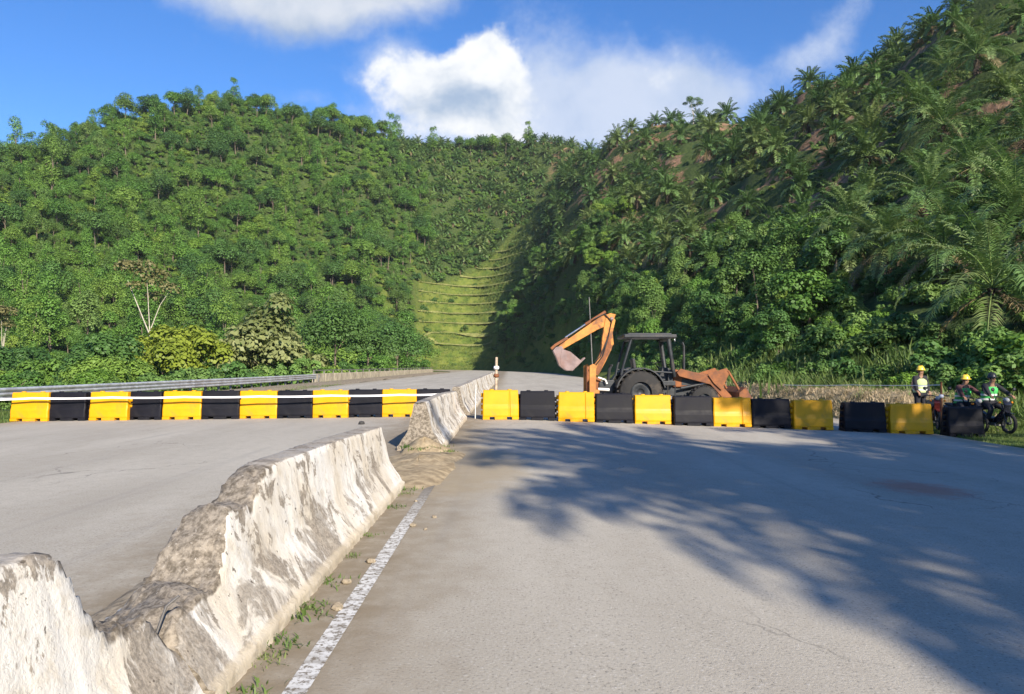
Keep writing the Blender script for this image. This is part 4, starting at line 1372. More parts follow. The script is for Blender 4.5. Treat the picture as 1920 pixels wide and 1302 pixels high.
def crown_np(seed, centres, radii, per, leaf, aspect=.6, up=.5, tint_spread=.35, droop=0.0):
    r = np.random.default_rng(seed)
    Vs, Qs, T, off = [], [], [], 0
    for c, rad in zip(centres, radii):
        n = max(6, int(per * (rad[0] * rad[2]) / np.mean([q[0] * q[2] for q in radii])))
        d = unit(r.normal(size=(n, 3)))
        d[:, 2] = np.where(d[:, 2] < -.35, -d[:, 2], d[:, 2])
        k = r.uniform(.72, 1.05, (n, 1)) + (r.random((n, 1)) < .12) * r.uniform(0, .35, (n, 1))
        P = c + d * k * rad
        P[:, 2] -= droop * r.random(n) ** 2
        N = d * 1.0 + r.normal(size=(n, 3)) * .38 + np.array([0, 0, up])
        V, Q = leaves(P, N, leaf * r.uniform(.6, 1.35, n), aspect, r)
        ct = r.uniform(.5 - tint_spread, .5 + tint_spread)
        Vs.append(V); Qs.append(Q + off); off += len(V)
        T.append(np.repeat(np.clip(ct + r.normal(0, .16, n), 0, 1), 4))
    return np.vstack(Vs), np.vstack(Qs), np.concatenate(T)


def crown_shape(seed, kind, h, w):
    """clump centres and radii for a tree h tall and w wide"""
    r = np.random.default_rng(seed)
    C, Rd = [], []
    if kind == 'round':
        for i in range(16):
            d = unit(r.normal(size=3)); d[2] = abs(d[2]) * .9 - .15
            k = r.uniform(.35, .85)
            C.append(np.array([d[0] * w * .40 * k * 1.2, d[1] * w * .40 * k * 1.2, h * .52 + d[2] * h * .46 * k * 1.1]))
            q = w * r.uniform(.12, .24); Rd.append(np.array([q, q, q * 1.1]))
    elif kind == 'tall':
        for i in range(15):
            t = r.random(); a = r.uniform(0, 6.28)
            ww = w * .32 * math.sin(math.pi * (.18 + .75 * t)) * r.uniform(.3, 1.2)
            C.append(np.array([ww * math.cos(a), ww * math.sin(a), h * (.22 + .72 * t)]))
            q = w * r.uniform(.12, .22); Rd.append(np.array([q, q, q * 1.3]))
    elif kind == 'umbrella':
        for i in range(14):
            a = r.uniform(0, 6.28); k = math.sqrt(r.random())
            C.append(np.array([w * .42 * k * math.cos(a), w * .42 * k * math.sin(a), h * (.90 - .14 * k * k + r.normal(0, .03))]))
            q = w * r.uniform(.11, .17); Rd.append(np.array([q, q, q * .55]))
    elif kind == 'bush':
        for i in range(17):
            d = unit(r.normal(size=3)); d[2] = abs(d[2])
            k = r.uniform(.3, .9)
            C.append(np.array([d[0] * w * .46 * k, d[1] * w * .46 * k, h * (.16 + d[2] * .66 * k)]))
            q = w * r.uniform(.08, .20); Rd.append(np.array([q, q, q * .85]))
    elif kind == 'emergent':
        for i in range(9):
            a = r.uniform(0, 6.28); k = r.uniform(.2, 1)
            C.append(np.array([w * .36 * k * math.cos(a), w * .36 * k * math.sin(a), h * r.uniform(.72, .95)]))
            q = w * r.uniform(.11, .19); Rd.append(np.array([q, q, q * .7]))
    elif kind == 'vine':
        for i in range(16):
            t = r.random() ** .8; a = r.uniform(0, 6.28)
            ww = w * .42 * (1 - t * .65) * r.uniform(.3, 1.15)
            C.append(np.array([ww * math.cos(a), ww * math.sin(a), h * (.10 + .82 * t)]))
            q = w * r.uniform(.09, .22); Rd.append(np.array([q, q, q * 1.1]))
    return np.array(C), np.array(Rd)


def trunk_np(h, r0, C, seed, limbs=6, base=-.8):
    r = random.Random(seed)
    b = MB()
    top = Vector(C[np.argmax(C[:, 2])]) * .9
    fork = h * .45
    lean = r.uniform(-.04, .04) * h
    b.tube([(0, 0, base), (lean * .2, 0, fork * .35), (lean * .6, lean * .3, fork * .75), (lean, lean * .4, fork), tuple(top)], [r0 * 1.3, r0, r0 * .85, r0 * .7, r0 * .15], 7)
    for i in r.sample(range(len(C)), min(limbs, len(C))):
        c = Vector(C[i])
        s_ = Vector((lean, lean * .4, fork * r.uniform(.75, 1.1)))
        if c.z < s_.z: s_.z = c.z * .7
        b.tube([tuple(s_), tuple(s_.lerp(c, .5) + Vector((0, 0, .04 * h))), tuple(c)], [r0 * .45, r0 * .28, r0 * .1], 5, cap=False)
    return b


def mb_mesh(b, name, mat):
    me = bpy.data.meshes.new(name)
    me.from_pydata(b.v, [], b.f)
    me.polygons.foreach_set('use_smooth', b.sm)
    me.materials.append(mat)
    me.update()
    return me


SOURCES = {}          # kind -> list of (trunk mesh, crown mesh, joined mesh)


def tree_kind(key, kind, h, w, mat, bark, leaf, per, seeds, aspect=.7, r0=None, droop=0.0, spread=.35):
    lst = []
    for sd in seeds:
        C, Rd = crown_shape(sd, kind, h, w)
        V, Q, T = crown_np(sd, C, Rd, per, leaf, aspect, .5, spread, droop)
        cm = np_mesh(key + '_crown', V, Q, mat, False, {'tint': T})
        b = trunk_np(h, r0 or h * .013, C, sd, 2 if kind == 'emergent' else 4)
        tm = mb_mesh(b, key + '_trunk', bark)
        # joined copy for the far mass
        jm = bpy.data.meshes.new(key + '_tree')
        tv = np.array([v for v in b.v]); tq = [f for f in b.f if len(f) == 4]
        tq = np.array(tq) + len(V)
        jm = np_mesh(key + '_tree', np.vstack([V, tv]), np.vstack([Q, tq]), None, False,
                     {'tint': np.concatenate([T, np.zeros(len(tv))])}, [mat, bark], np.concatenate([np.zeros(len(Q)), np.ones(len(tq))]))
        lst.append((tm, cm, jm))
    SOURCES[key] = lst


tree_kind('dark_round', 'round', 12, 9, M['leaf_dark'], M['bark'], .36, 270, (1, 2, 3))
tree_kind('mid_round', 'round', 11, 9, M['leaf_mid'], M['bark'], .35, 270, (4, 5, 6))
tree_kind('tall', 'tall', 15, 8, M['leaf_mid'], M['bark'], .35, 260, (7, 8))
tree_kind('light', 'bush', 8, 8, M['leaf_light'], M['bark'], .33, 250, (9, 10, 11))
tree_kind('umbrella', 'umbrella', 15, 10, M['leaf_dark'], M['pale_bark'], .35, 220, (12, 13))
tree_kind('emergent', 'emergent', 18, 8, M['leaf_mid'], M['pale_bark'], .35, 220, (14, 15), r0=.09)
tree_kind('vine', 'vine', 11, 7, M['vine'], M['bark'], .33, 250, (16, 17), droop=1.2)
# finer leaves for the trees close to the road
tree_kind('near_dark', 'bush', 9, 8, M['leaf_dark'], M['bark'], .31, 420, (20, 21))
tree_kind('near_mid', 'bush', 7.5, 7, M['leaf_mid'], M['bark'], .29, 400, (22, 23))
tree_kind('near_light', 'bush', 6, 6.5, M['leaf_light'], M['bark'], .27, 380, (24, 25))
tree_kind('near_lime', 'bush', 6.5, 7, M['leaf_lime'], M['bark'], .34, 280, (26,))
tree_kind('near_pale', 'bush', 9.5, 10, M['leaf_pale'], M['bark'], .40, 330, (27,))
tree_kind('near_vine', 'vine', 7.5, 5.5, M['vine'], M['bark'], .27, 400, (28, 29), droop=.9)
tree_kind('near_big', 'round', 16, 13, M['leaf_dark'], M['bark'], .50, 330, (30, 31))
tree_kind('near_bigmid', 'round', 14, 12, M['leaf_mid'], M['bark'], .50, 330, (32, 33))
tree_kind('pale_tall', 'emergent', 17.5, 8, M['leaf_dry'], M['pale_bark'], .42, 130, (34,), r0=.15)
# shrubs
tree_kind('shrub', 'bush', 2.2, 2.8, M['vine'], M['bark'], .19, 120, (40, 41, 42), r0=.03)
tree_kind('shrub_light', 'bush', 1.8, 2.6, M['leaf_light'], M['bark'], .18, 120, (43, 44), r0=.03)
tree_kind('shrub_dark', 'bush', 2.6, 3.0, M['leaf_dark'], M['bark'], .20, 120, (45, 46), r0=.03)


def frond_np(L, e0, drop, pairs, ll, lw, seed, rw=.035):
    r = np.random.default_rng(seed)
    n = 14
    ts = np.linspace(0, 1, n)
    ang = e0 - drop * ts ** 1.35
    st = L / (n - 1)
    x = np.concatenate([[0], np.cumsum(np.cos(ang[:-1]) * st)]); z = np.concatenate([[0], np.cumsum(np.sin(ang[:-1]) * st)])
    sway = .05 * L * r.normal() * ts ** 2
    RP = np.stack([x, sway, z], 1)
    V, Q, T = [], [], []
    for i in range(n):
        w = rw * (1 - .8 * ts[i])
        V += [RP[i] + (0, -w, 0), RP[i] + (0, w, 0), RP[i] + (0, 0, -w * 1.6)]
        T += [.95] * 3
    for i in range(n - 1):
        for j in range(3): Q.append((3 * i + j, 3 * i + (j + 1) % 3, 3 * i + 3 + (j + 1) % 3, 3 * i + 3 + j))
    for k in range(pairs):
        t = .16 + .84 * (k + .5) / pairs
        p = np.array([np.interp(t, ts, RP[:, c]) for c in range(3)])
        a = np.interp(t, ts, ang)
        fw = np.array([math.cos(a), 0, math.sin(a)])
        nrm = np.array([-math.sin(a), 0, math.cos(a)])
        ln = ll * (.45 + .55 * math.sin(math.pi * min(1, .12 + t * .88)) ** .7) * r.uniform(.85, 1.12)
        for s_ in (-1, 1):
            side = np.array([0, s_, 0])
            d = unit(fw * r.uniform(.35, .75) + side * 1.0 + nrm * r.uniform(-.15, .45))
            mid = p + d * ln * .5
            tip = p + d * ln * .92 + np.array([0, 0, -1]) * ln * r.uniform(.12, .40)
            wv = fw * lw * .5
            b = len(V)
            V += [p, mid - wv, tip, mid + wv]
            T += [np.clip(.45 + r.normal(0, .2), 0, 1)] * 4
            Q.append((b, b + 1, b + 2, b + 3))
    return np.array(V), np.array(Q), np.array(T)


def rotz(V, a):
    c, s_ = math.cos(a), math.sin(a)
    return np.stack([V[:, 0] * c - V[:, 1] * s_, V[:, 0] * s_ + V[:, 1] * c, V[:, 2]], 1)


PITCH = [(78, 55), (62, 75), (45, 88), (25, 90), (5, 85), (-25, 60)]


def palm_trunk(h, seed, r0=.30):
    r = random.Random(seed)
    b = MB()
    pts = [(0, 0, -1.0), (0, 0, h * .3), (.05, .02, h * .7), (.05, .02, h)]
    b.tube(pts, [r0 * 1.25, r0, r0 * .95, r0 * .8], 9)
    k = int(h * 7) + 6                     # stubs of cut fronds round the stem
    for i in range(k):
        a = i * 2.4; z = h * (.12 + .88 * i / k)
        c, s_ = math.cos(a), math.sin(a)
        b.tube([(r0 * .7 * c, r0 * .7 * s_, z - .1), (r0 * 1.5 * c, r0 * 1.5 * s_, z + .16)], [.07, .035], 4)
    return b


def palm_kind(key, h, L, nfr, pairs, lw, seeds, dry=2):
    lst = []
    for sd in seeds:
        r = np.random.default_rng(sd)
        Vs, Qs, T, MI, off = [], [], [], [], 0
        for i in range(nfr):
            q = i / nfr
            e, dr = PITCH[min(5, int(q * 6))]
            isdry = i >= nfr - dry
            V, Q, t = frond_np(L * r.uniform(.82, 1.08), R(e + r.uniform(-8, 8)), R(dr + r.uniform(-12, 12)), pairs, L * .17, lw, int(r.integers(1e6)))
            V = rotz(V, i * 2.39996 + r.uniform(-.15, .15)) + np.array([.05, .02, h])
            Vs.append(V); Qs.append(Q + off); off += len(V); T.append(t); MI.append(np.full(len(Q), 1 if isdry else 0))
        V, Q, T, MI = np.vstack(Vs), np.vstack(Qs), np.concatenate(T), np.concatenate(MI)
        cm = np_mesh(key + '_crown', V, Q, None, False, {'tint': T}, [M['palm_leaf'], M['palm_dry']], MI)
        b = palm_trunk(h, sd)
        tm = mb_mesh(b, key + '_trunk', M['palm_bark'])
        tv = np.array(b.v); tq = np.array([f for f in b.f if len(f) == 4]) + len(V)
        jm = np_mesh(key + '_palm', np.vstack([V, tv]), np.vstack([Q, tq]), None, False, {'tint': np.concatenate([T, np.zeros(len(tv))])},
                     [M['palm_leaf'], M['palm_dry'], M['palm_bark']], np.concatenate([MI, np.full(len(tq), 2)]))
        lst.append((tm, cm, jm))
    SOURCES[key] = lst


palm_kind('palm_mid', 2.6, 4.6, 34, 22, .25, (50, 51, 52, 53))
palm_kind('palm_low', 1.2, 4.2, 30, 22, .24, (54, 55))

# ------------------------------------------------------------------ where things grow
GRP = {}


def visible(X, Y, Z):
    """is the point (a crown's top) above the ground line seen from the road?"""
    ok = np.ones(len(X), bool)
    for t in np.linspace(.08, .97, 42):
        g = hz(X * t, Y * t)
        ok &= g < (H + (Z - H) * t) + .3
    return ok


def jitter_grid(x0, x1, y0, y1, s, r, j=.42):
    X, Y = np.meshgrid(np.arange(x0, x1, s), np.arange(y0, y1, s))
    X = X + (np.arange(X.shape[0]) % 2)[:, None] * s * .5
    X = X.ravel() + r.uniform(-j, j, X.size) * s
    Y = Y.ravel() + r.uniform(-j, j, Y.size) * s
    return X, Y


def in_frame(X, Y, lo=-60, hi=1990):
    u = U0 + F * X / np.maximum(Y, .1)
    return (Y > 12) & (u > lo) & (u < hi)


def off_road(X, Y, left=20.5, right=14.0):
    xc = bend(Y)
    return (X < xc - left) | (X > xc + right) | (Y > 268)


def put_tree(name, key, i, x, y, s, rz, label, cat, group, sink=.25, zs=1.0, tilt=0.0):
    tm, cm, jm = SOURCES[key][i % len(SOURCES[key])]
    root = empty(name, (x, y, gz(x, y) - sink * s), rz)
    root.scale = (s, s, s * zs)
    if tilt: root.rotation_euler = (tilt, tilt * .5, rz)
    obj('trunk', tm, root)
    obj('crown', cm, root)
    tag(root, label, cat, group)
    return root


def scatter_stuff(name, keys, X, Y, Sx, r, label, cat, which=None, mesh_lists=None):
    """one object: instances of the tree meshes on points (geometry nodes)"""
    srcs = mesh_lists or [m_[2] for k in keys for m_ in SOURCES[k]]
    col = bpy.data.collections.new(name + '_source')
    for i, me in enumerate(srcs):
        col.objects.link(bpy.data.objects.new('%s_source_%02d' % (name, i), me))
    n = len(X)
    me = bpy.data.meshes.new(name)
    me.vertices.add(n)
    me.vertices.foreach_set('co', np.stack([X, Y, hz(X, Y) - .15 * Sx], 1).astype(np.float32).ravel())
    a = me.attributes.new('idx', 'INT', 'POINT'); a.data.foreach_set('value', (which if which is not None else r.integers(0, len(srcs), n)).astype(np.int32))
    a = me.attributes.new('rot', 'FLOAT_VECTOR', 'POINT')
    rot = np.stack([r.normal(0, .05, n), r.normal(0, .05, n), r.uniform(0, 6.28, n)], 1); a.data.foreach_set('vector', rot.astype(np.float32).ravel())
    a = me.attributes.new('scl', 'FLOAT', 'POINT'); a.data.foreach_set('value', Sx.astype(np.float32))
    for m_ in {m for q in srcs for m in q.materials}: me.materials.append(m_)
    o = obj(name, me)
    ng = bpy.data.node_groups.new(name + '_scatter', 'GeometryNodeTree')
    ng.interface.new_socket('Geometry', in_out='INPUT', socket_type='NodeSocketGeometry')
    ng.interface.new_socket('Geometry', in_out='OUTPUT', socket_type='NodeSocketGeometry')
    N_, L_ = ng.nodes, ng.links
    gi, go = N_.new('NodeGroupInput'), N_.new('NodeGroupOutput')
    ip, ci = N_.new('GeometryNodeInstanceOnPoints'), N_.new('GeometryNodeCollectionInfo')
    ci.inputs['Collection'].default_value = col
    ci.inputs['Separate Children'].default_value = True
    ci.inputs['Reset Children'].default_value = True
    ip.inputs['Pick Instance'].default_value = True

    def na(nm, typ):
        q = N_.new('GeometryNodeInputNamedAttribute'); q.data_type = typ; q.inputs['Name'].default_value = nm
        return q.outputs['Attribute']
    L_.new(gi.outputs[0], ip.inputs['Points']); L_.new(ci.outputs[0], ip.inputs['Instance'])
    L_.new(na('idx', 'INT'), ip.inputs['Instance Index'])
    L_.new(na('rot', 'FLOAT_VECTOR'), ip.inputs['Rotation'])
    L_.new(na('scl', 'FLOAT'), ip.inputs['Scale'])
    L_.new(ip.outputs[0], go.inputs[0])
    md = o.modifiers.new('scatter', 'NODES')
    md.node_group = ng
    tag(o, label, cat, None, 'stuff')
    return o


# ---- the wooded hill beyond the guardrail
r = np.random.default_rng(21)
X, Y = jitter_grid(-300, 40, 46, 460, 4.6, r, .5)
u = U0 + F * X / Y
keep = in_frame(X, Y, -90, 1100) & off_road(X, Y, 23.0) & (lawn_mask(X, Y) < .35)
# the saddle above the grass benches carries palms instead
saddle = (Y > 385) & (u > 740)
keep &= ~saddle & (u < 805) & ((X < bend(Y) - 18) | (Y > 260))
keep &= ~((u > 770) & (Y < 330))
X, Y = X[keep], Y[keep]
Z = hz(X, Y)
sc = (.40 + .85 * r.random(len(X)) ** 2.2) * np.where(Y < 130, .85, 1.0)
vis = visible(X, Y, Z + 11 * sc)
X, Y, Z, sc = X[vis], Y[vis], Z[vis], sc[vis]
kinds = np.array(['dark_round', 'mid_round', 'tall', 'light', 'umbrella', 'emergent', 'vine'])
pk = r.choice(7, len(X), p=[.25, .25, .18, .24, .0, .0, .08])
near = Y < 125
LAB = {'dark_round': 'dark green round-crowned tree on the wooded hill beyond the guardrail', 'mid_round': 'mid green round-crowned tree on the wooded hill beyond the guardrail',
       'tall': 'tall narrow green tree on the wooded hill beyond the guardrail', 'light': 'light green bushy tree on the wooded hill beyond the guardrail',
       'umbrella': 'flat-topped dark tree on a pale stem on the wooded hill', 'emergent': 'slim pale-stemmed tree standing above the canopy of the wooded hill',
       'vine': 'creeper-draped green tree on the wooded hill beyond the guardrail',
       'near_dark': 'dark green bushy tree just below the guardrail', 'near_mid': 'mid green bushy tree just below the guardrail', 'near_light': 'light green bushy tree just below the guardrail'}
size = 9 * sc / Y
order = np.argsort(-size)
solo = np.zeros(len(X), bool)
solo[order[:300]] = True
for i in np.nonzero(solo)[0]:
    key = kinds[pk[i]]
    if near[i]: key = ['near_dark', 'near_mid', 'near_light', 'near_mid', 'near_dark', 'near_mid', 'near_light'][pk[i]]
    uu = U0 + F * X[i] / Y[i]
    if Y[i] < 100 and (200 < uu < 640): continue          # room for the named trees below
    put_tree('forest_tree', key, i, X[i], Y[i], sc[i], r.uniform(0, 6.28), LAB[key] + ('' if near[i] else ', low on it' if Z[i] < 12 else ', partway up it'), 'tree', 'trees on the wooded hill')
rest = ~solo
wh = np.zeros(rest.sum(), int)
srcidx, n0 = {}, 0
for k in kinds:
    srcidx[k] = (n0, len(SOURCES[k])); n0 += len(SOURCES[k])
wh = np.array([srcidx[kinds[p]][0] + r.integers(0, srcidx[kinds[p]][1]) for p in pk[rest]])
scatter_stuff('hill_forest', list(kinds), X[rest], Y[rest], sc[rest], r, 'dense mixed forest covering the upper wooded hill', 'forest', wh)
NF = len(X)
# undergrowth that closes the gaps
X, Y = jitter_grid(-290, 30, 24, 430, 3.4, r)
u = U0 + F * X / Y
keep = in_frame(X, Y, -60, 1000) & off_road(X, Y, 20.2) & ((X < bend(Y) - 15) | (Y > 262)) & (lawn_mask(X, Y) < .3)
X, Y = X[keep], Y[keep]
s_ = r.uniform(.9, 1.8, len(X)) * np.clip(Y / 75, .4, 1)
v_ = visible(X, Y, hz(X, Y) + 3 * s_)
scatter_stuff('undergrowth', ['shrub', 'shrub_light', 'shrub_dark'], X[v_], Y[v_], s_[v_], r, 'leafy undergrowth between the trees of the wooded hill', 'undergrowth')

# trees one can single out on the valley side
def named(name, key, u, D, s, label, zs=1.0, cat='tree', group=None, i=0, rz=0.0, sink=.25):
    x = (u - U0) / F * D
    return put_tree(name, key, i, x, D, s, rz, label, cat, group, sink, zs)


named('pale_trunk_tree', 'pale_tall', 280, 92, 1.0, 'tall thin tree with bare pale trunk and sparse browning crown', 1.0)
named('broad_bush', 'near_pale', 506, 82, 1.38, 'broad pale olive bush-like tree beside the end of the guardrail', 1.12, rz=1.0)
named('lime_bush', 'near_lime', 362, 76, 1.35, 'lime green bush below the pale-trunked tree', 1.15, rz=.5)
named('lime_bush', 'near_lime', 306, 74, 1.1, 'small lime green bush at the foot of the pale-trunked tree', 1.15, rz=2.5)
for k_, (u_, D_, s_, key) in enumerate([(628, 100, .80, 'near_big'), (690, 118, .78, 'near_big'), (745, 150, .90, 'near_big'), (655, 150, 1.0, 'near_bigmid'), (590, 120, .9, 'near_bigmid'),
                                        (720, 190, 1.05, 'near_bigmid'), (775, 200, .75, 'near_big'), (540, 112, .85, 'near_bigmid'), (798, 232, .75, 'near_bigmid')]):
    named('valley_tree', key, u_, D_, s_, ('dark' if key == 'near_big' else 'mid') + ' green spreading tree standing behind the bridge parapet', 1.0, 'tree', 'trees behind the bridge parapet', k_, k_ * 1.3)
for k_ in range(16):
    D_ = 104 + k_ * 5.4
    key = ['near_mid', 'near_dark', 'near_light'][k_ % 3]
    put_tree('embankment_bush', key, k_, -22.5 - 3.0 * ((k_ * 7) % 3), D_, .62 + .12 * ((k_ * 5) % 4), k_ * 1.9,
             {'near_light': 'light green', 'near_mid': 'mid green', 'near_dark': 'dark green'}[key] + ' bushy tree growing up against the bridge parapet', 'tree', 'bushes against the bridge parapet', .1)
for k_, (u_, D_, s_, key) in enumerate([(20, 60, .75, 'near_light'), (95, 66, .9, 'near_mid'), (160, 62, .75, 'near_dark'), (205, 58, .72, 'near_light'), (245, 66, .8, 'near_mid'), (60, 84, 1.0, 'near_dark'), (140, 92, 1.0, 'near_mid'),
                                        (200, 96, 1.0, 'near_light'), (235, 104, 1.1, 'near_mid'), (330, 104, 1.1, 'near_dark'), (400, 100, 1.0, 'near_light'), (455, 108, 1.0, 'near_mid'), (5, 98, 1.0, 'near_light')]):
    named('roadside_tree', key, u_, D_, s_, {'near_light': 'light green', 'near_mid': 'mid green', 'near_dark': 'dark green'}[key] + ' leafy tree rising close behind the steel guardrail', 1.0, 'tree', 'trees close behind the guardrail', k_, k_ * 2.1)
named('bare_tree', 'pale_tall', 4, 70, .55, 'small pale-stemmed tree behind the near end of the guardrail', 1.0, rz=2.0)

# ---- oil palms on the slope above the backhoe
r = np.random.default_rng(33)
X, Y = jitter_grid(4, 230, 14, 345, 2.6, r, .45)
Bz = tps(X, Y); Bz = Bz + ss((Bz - 3) / 12) * (2.2 * smooth_noise(X, Y, 38, 3) + .9 * smooth_noise(X, Y, 14, 4))
ph = Bz / 7.0 + .2 * smooth_noise(X, Y, 50, 11)
ph = ph - np.floor(ph)
row = (ph > .05) & (ph < .36)
X, Y = X[row], Y[row]
sel = []
cell = {}
for i in r.permutation(len(X)):
    c = (int(X[i] // 6.9), int(Y[i] // 6.9))
    if any((X[i] - X[j]) ** 2 + (Y[i] - Y[j]) ** 2 < 6.9 ** 2 for a in (-1, 0, 1) for b in (-1, 0, 1) for j in cell.get((c[0] + a, c[1] + b), ())): continue
    cell.setdefault(c, []).append(i); sel.append(i)
X, Y = X[sel], Y[sel]
Z = hz(X, Y)
u = U0 + F * X / Y
bushy = (Z < 11 + 5 * smooth_noise(X, Y, 40, 5)) & (u < 1640) | (Z < 2.2)
keep = in_frame(X, Y, 1010, 2120) & off_road(X, Y, 99, 17.5) & ~bushy & (lawn_mask(X, Y) < .3)
bare = smooth_noise(X, Y, 26, 77) > .34
keep &= ~(bare & (Z > 30))
X, Y, Z = X[keep], Y[keep], Z[keep]
sc = r.uniform(.78, 1.35, len(X))
vis = visible(X, Y, Z + 7.5 * sc)
X, Y, Z, sc = X[vis], Y[vis], Z[vis], sc[vis]
low = r.random(len(X)) < .3
order = np.argsort(-(sc / Y))
solo = np.zeros(len(X), bool); solo[order[:300]] = True
big = order[:10]
FR = {}
for ci_, (e, dr) in enumerate(PITCH):
    FR[ci_] = []
    for v_ in range(3):
        V, Q, T = frond_np(4.7, R(e), R(dr), 44, .82, .085, 900 + ci_ * 7 + v_, .045)
        FR[ci_].append((np_mesh('frond', V, Q, M['palm_leaf'], False, {'tint': T}), np_mesh('dry_frond', V, Q, M['palm_dry'], False, {'tint': T})))
FT = {}
for ci_, (e, dr) in enumerate(PITCH):
    FT[ci_] = []
    for v_ in range(2):
        V, Q, T = frond_np(4.9, R(e), R(dr), 40, .95, .17, 990 + ci_ * 7 + v_, .06)
        FT[ci_].append((np_mesh('frond', V, Q, M['palm_leaf'], False, {'tint': T}), np_mesh('dry_frond', V, Q, M['palm_dry'], False, {'tint': T})))
BIG_TRUNK = mb_mesh(palm_trunk(2.6, 5, .34), 'palm_trunk', M['palm_bark'])
TALL_TRUNK = mb_mesh(palm_trunk(10.0, 6, .26), 'palm_trunk', M['palm_bark'])


def big_palm(x, y, s, label, group, seed, tall=False, nfr=34):
    q = random.Random(seed)
    root = empty('oil_palm', (x, y, gz(x, y) - .2), q.uniform(0, 6.28))
    root.scale = (s, s, s)
    obj('trunk', TALL_TRUNK if tall else BIG_TRUNK, root)
    h = 10.0 if tall else 2.6
    for i in range(nfr):
        ci_ = min(5, int(i / nfr * (5 if tall else 6)))
        dry = i >= nfr - 3
        o = obj('frond', (FT[ci_][q.randrange(2)] if tall else FR[ci_][q.randrange(3)])[1 if dry else 0], root)
        o.location = (.05, .02, h + .15 * (1 - i / nfr))
        o.rotation_euler = (q.uniform(-.15, .15), q.uniform(-.14, .14), i * 2.39996 + q.uniform(-.2, .2))
        k = q.uniform(.85, 1.12); o.scale = (k, k, k)
    tag(root, label, 'palm', group)
    return root


for i in np.nonzero(solo)[0]:
    zone = 'just above the scrub' if Z[i] < 22 else 'on the middle benches' if Z[i] < 48 else 'near the ridge'
    lab = 'oil palm with arching dark green fronds on the plantation slope, ' + zone
    if i in big:
        big_palm(X[i], Y[i], sc[i], 'large oil palm with long drooping fronds low on the slope behind the workers', 'large oil palms behind the workers', int(i))
    else:
        key = 'palm_low' if low[i] else 'palm_mid'
        put_tree('oil_palm', key, i, X[i], Y[i], sc[i], r.uniform(0, 6.28), lab if key == 'palm_mid' else 'short-stemmed young oil palm on the plantation slope, ' + zone, 'palm', 'oil palms on the plantation slope', .1)
NP_ = len(X)
for k_, (u_, D_, s_, w_) in enumerate([(1862, 36, 1.0, 'nearest the seated workers'), (1905, 50, 1.1, 'just up the slope from the seated workers'), (1770, 52, 1.05, 'above the standing worker'),
                                       (1660, 62, 1.0, 'above the dead grass bank'), (1820, 72, 1.15, 'on the first bench above the workers'), (1590, 74, 1.0, 'at the edge of the scrub')]):
    big_palm((u_ - U0) / F * D_, D_, s_, 'large oil palm with long drooping fronds ' + w_, 'large oil palms behind the workers', 820 + k_)
rest = ~solo
# the saddle at the head of the valley and what is left of the slope
X2, Y2 = jitter_grid(-70, 60, 300, 470, 6.6, r, .35)
u2 = U0 + F * X2 / Y2
k2 = (u2 > 740 + np.maximum(0, 385 - Y2) * 1.0) & (u2 < 1110) & (lawn_mask(X2, Y2) < .3)
X2, Y2 = X2[k2], Y2[k2]
s2 = r.uniform(.75, 1.1, len(X2))
v2 = visible(X2, Y2, hz(X2, Y2) + 7)
XX, YY, SS = np.concatenate([X[rest], X2[v2]]), np.concatenate([Y[rest], Y2[v2]]), np.concatenate([sc[rest], s2[v2]])
scatter_stuff('palm_plantation', ['palm_mid', 'palm_low'], XX, YY, SS, r, 'far oil palm plantation covering the saddle at the head of the valley', 'palms')
# trees on the skyline of the saddle
for k_, (u_, D_, s_, key) in enumerate([(745, 405, 1.0, 'tall'), (812, 412, 1.1, 'tall'), (903, 424, 1.2, 'dark_round'), (925, 426, 1.3, 'mid_round'), (948, 426, 1.15, 'dark_round'), (990, 428, .95, 'tall'), (882, 424, 1.0, 'mid_round'), (860, 424, .8, 'dark_round'),
                                        (1300, 280, .8, 'umbrella'), (1345, 262, .6, 'dark_round')]):
    named('skyline_tree', key, u_, D_, s_, {'tall': 'tall narrow tree', 'emergent': 'slim small-crowned tree', 'umbrella': 'flat-topped dark tree', 'dark_round': 'round dark tree', 'mid_round': 'round mid green tree'}[key] + ' standing against the sky on the palm-covered ridge', 1.0, 'tree', 'trees on the ridge skyline', k_, k_ * 1.7)

for k_, (u_, D_, s_) in enumerate([(1130, 205, 1.25), (1092, 215, 1.1), (1168, 196, 1.2), (1110, 185, .9), (1150, 176, .9)]):
    named('spur_tree', 'near_light', u_, D_, s_, 'bright green spreading bush on the spur above the digging arm', 1.0, 'tree', 'bright bushes on the spur', k_, k_ * 1.4)

# ---- scrub between the road and the palms
r = np.random.default_rng(44)
X, Y = jitter_grid(-12, 90, 24, 300, 4.0, r)
Z = hz(X, Y)
u = U0 + F * X / Y
keep = in_frame(X, Y, 900, 2000) & (X > bend(np.minimum(Y, 268)) + np.where(Y < 150, 18.5, 15)) & (lawn_mask(X, Y) < .35) & (Z < np.where(u < 1150, 42, 20) + 9 * smooth_noise(X, Y, 40, 5)) & (u < 1580) & ~((Z < 1.6) & (Y < 60))
X, Y, Z = X[keep], Y[keep], Z[keep]
sc = (.4 + .75 * r.random(len(X)) ** 1.5) * np.where((Z < 4) & (Y < 140), .62, 1.0)
vis = visible(X, Y, Z + 5 * sc)
X, Y, Z, sc = X[vis], Y[vis], Z[vis], sc[vis]
order = np.argsort(-(sc / Y))
keys = ['near_vine', 'near_mid', 'near_light', 'near_dark', 'near_vine']
lab = {'near_vine': 'creeper-covered scrub tree on the slope between road and palms', 'near_mid': 'mid green scrub tree on the slope between road and palms',
       'near_light': 'light green scrub tree on the slope between road and palms', 'near_dark': 'dark green scrub tree on the slope between road and palms'}
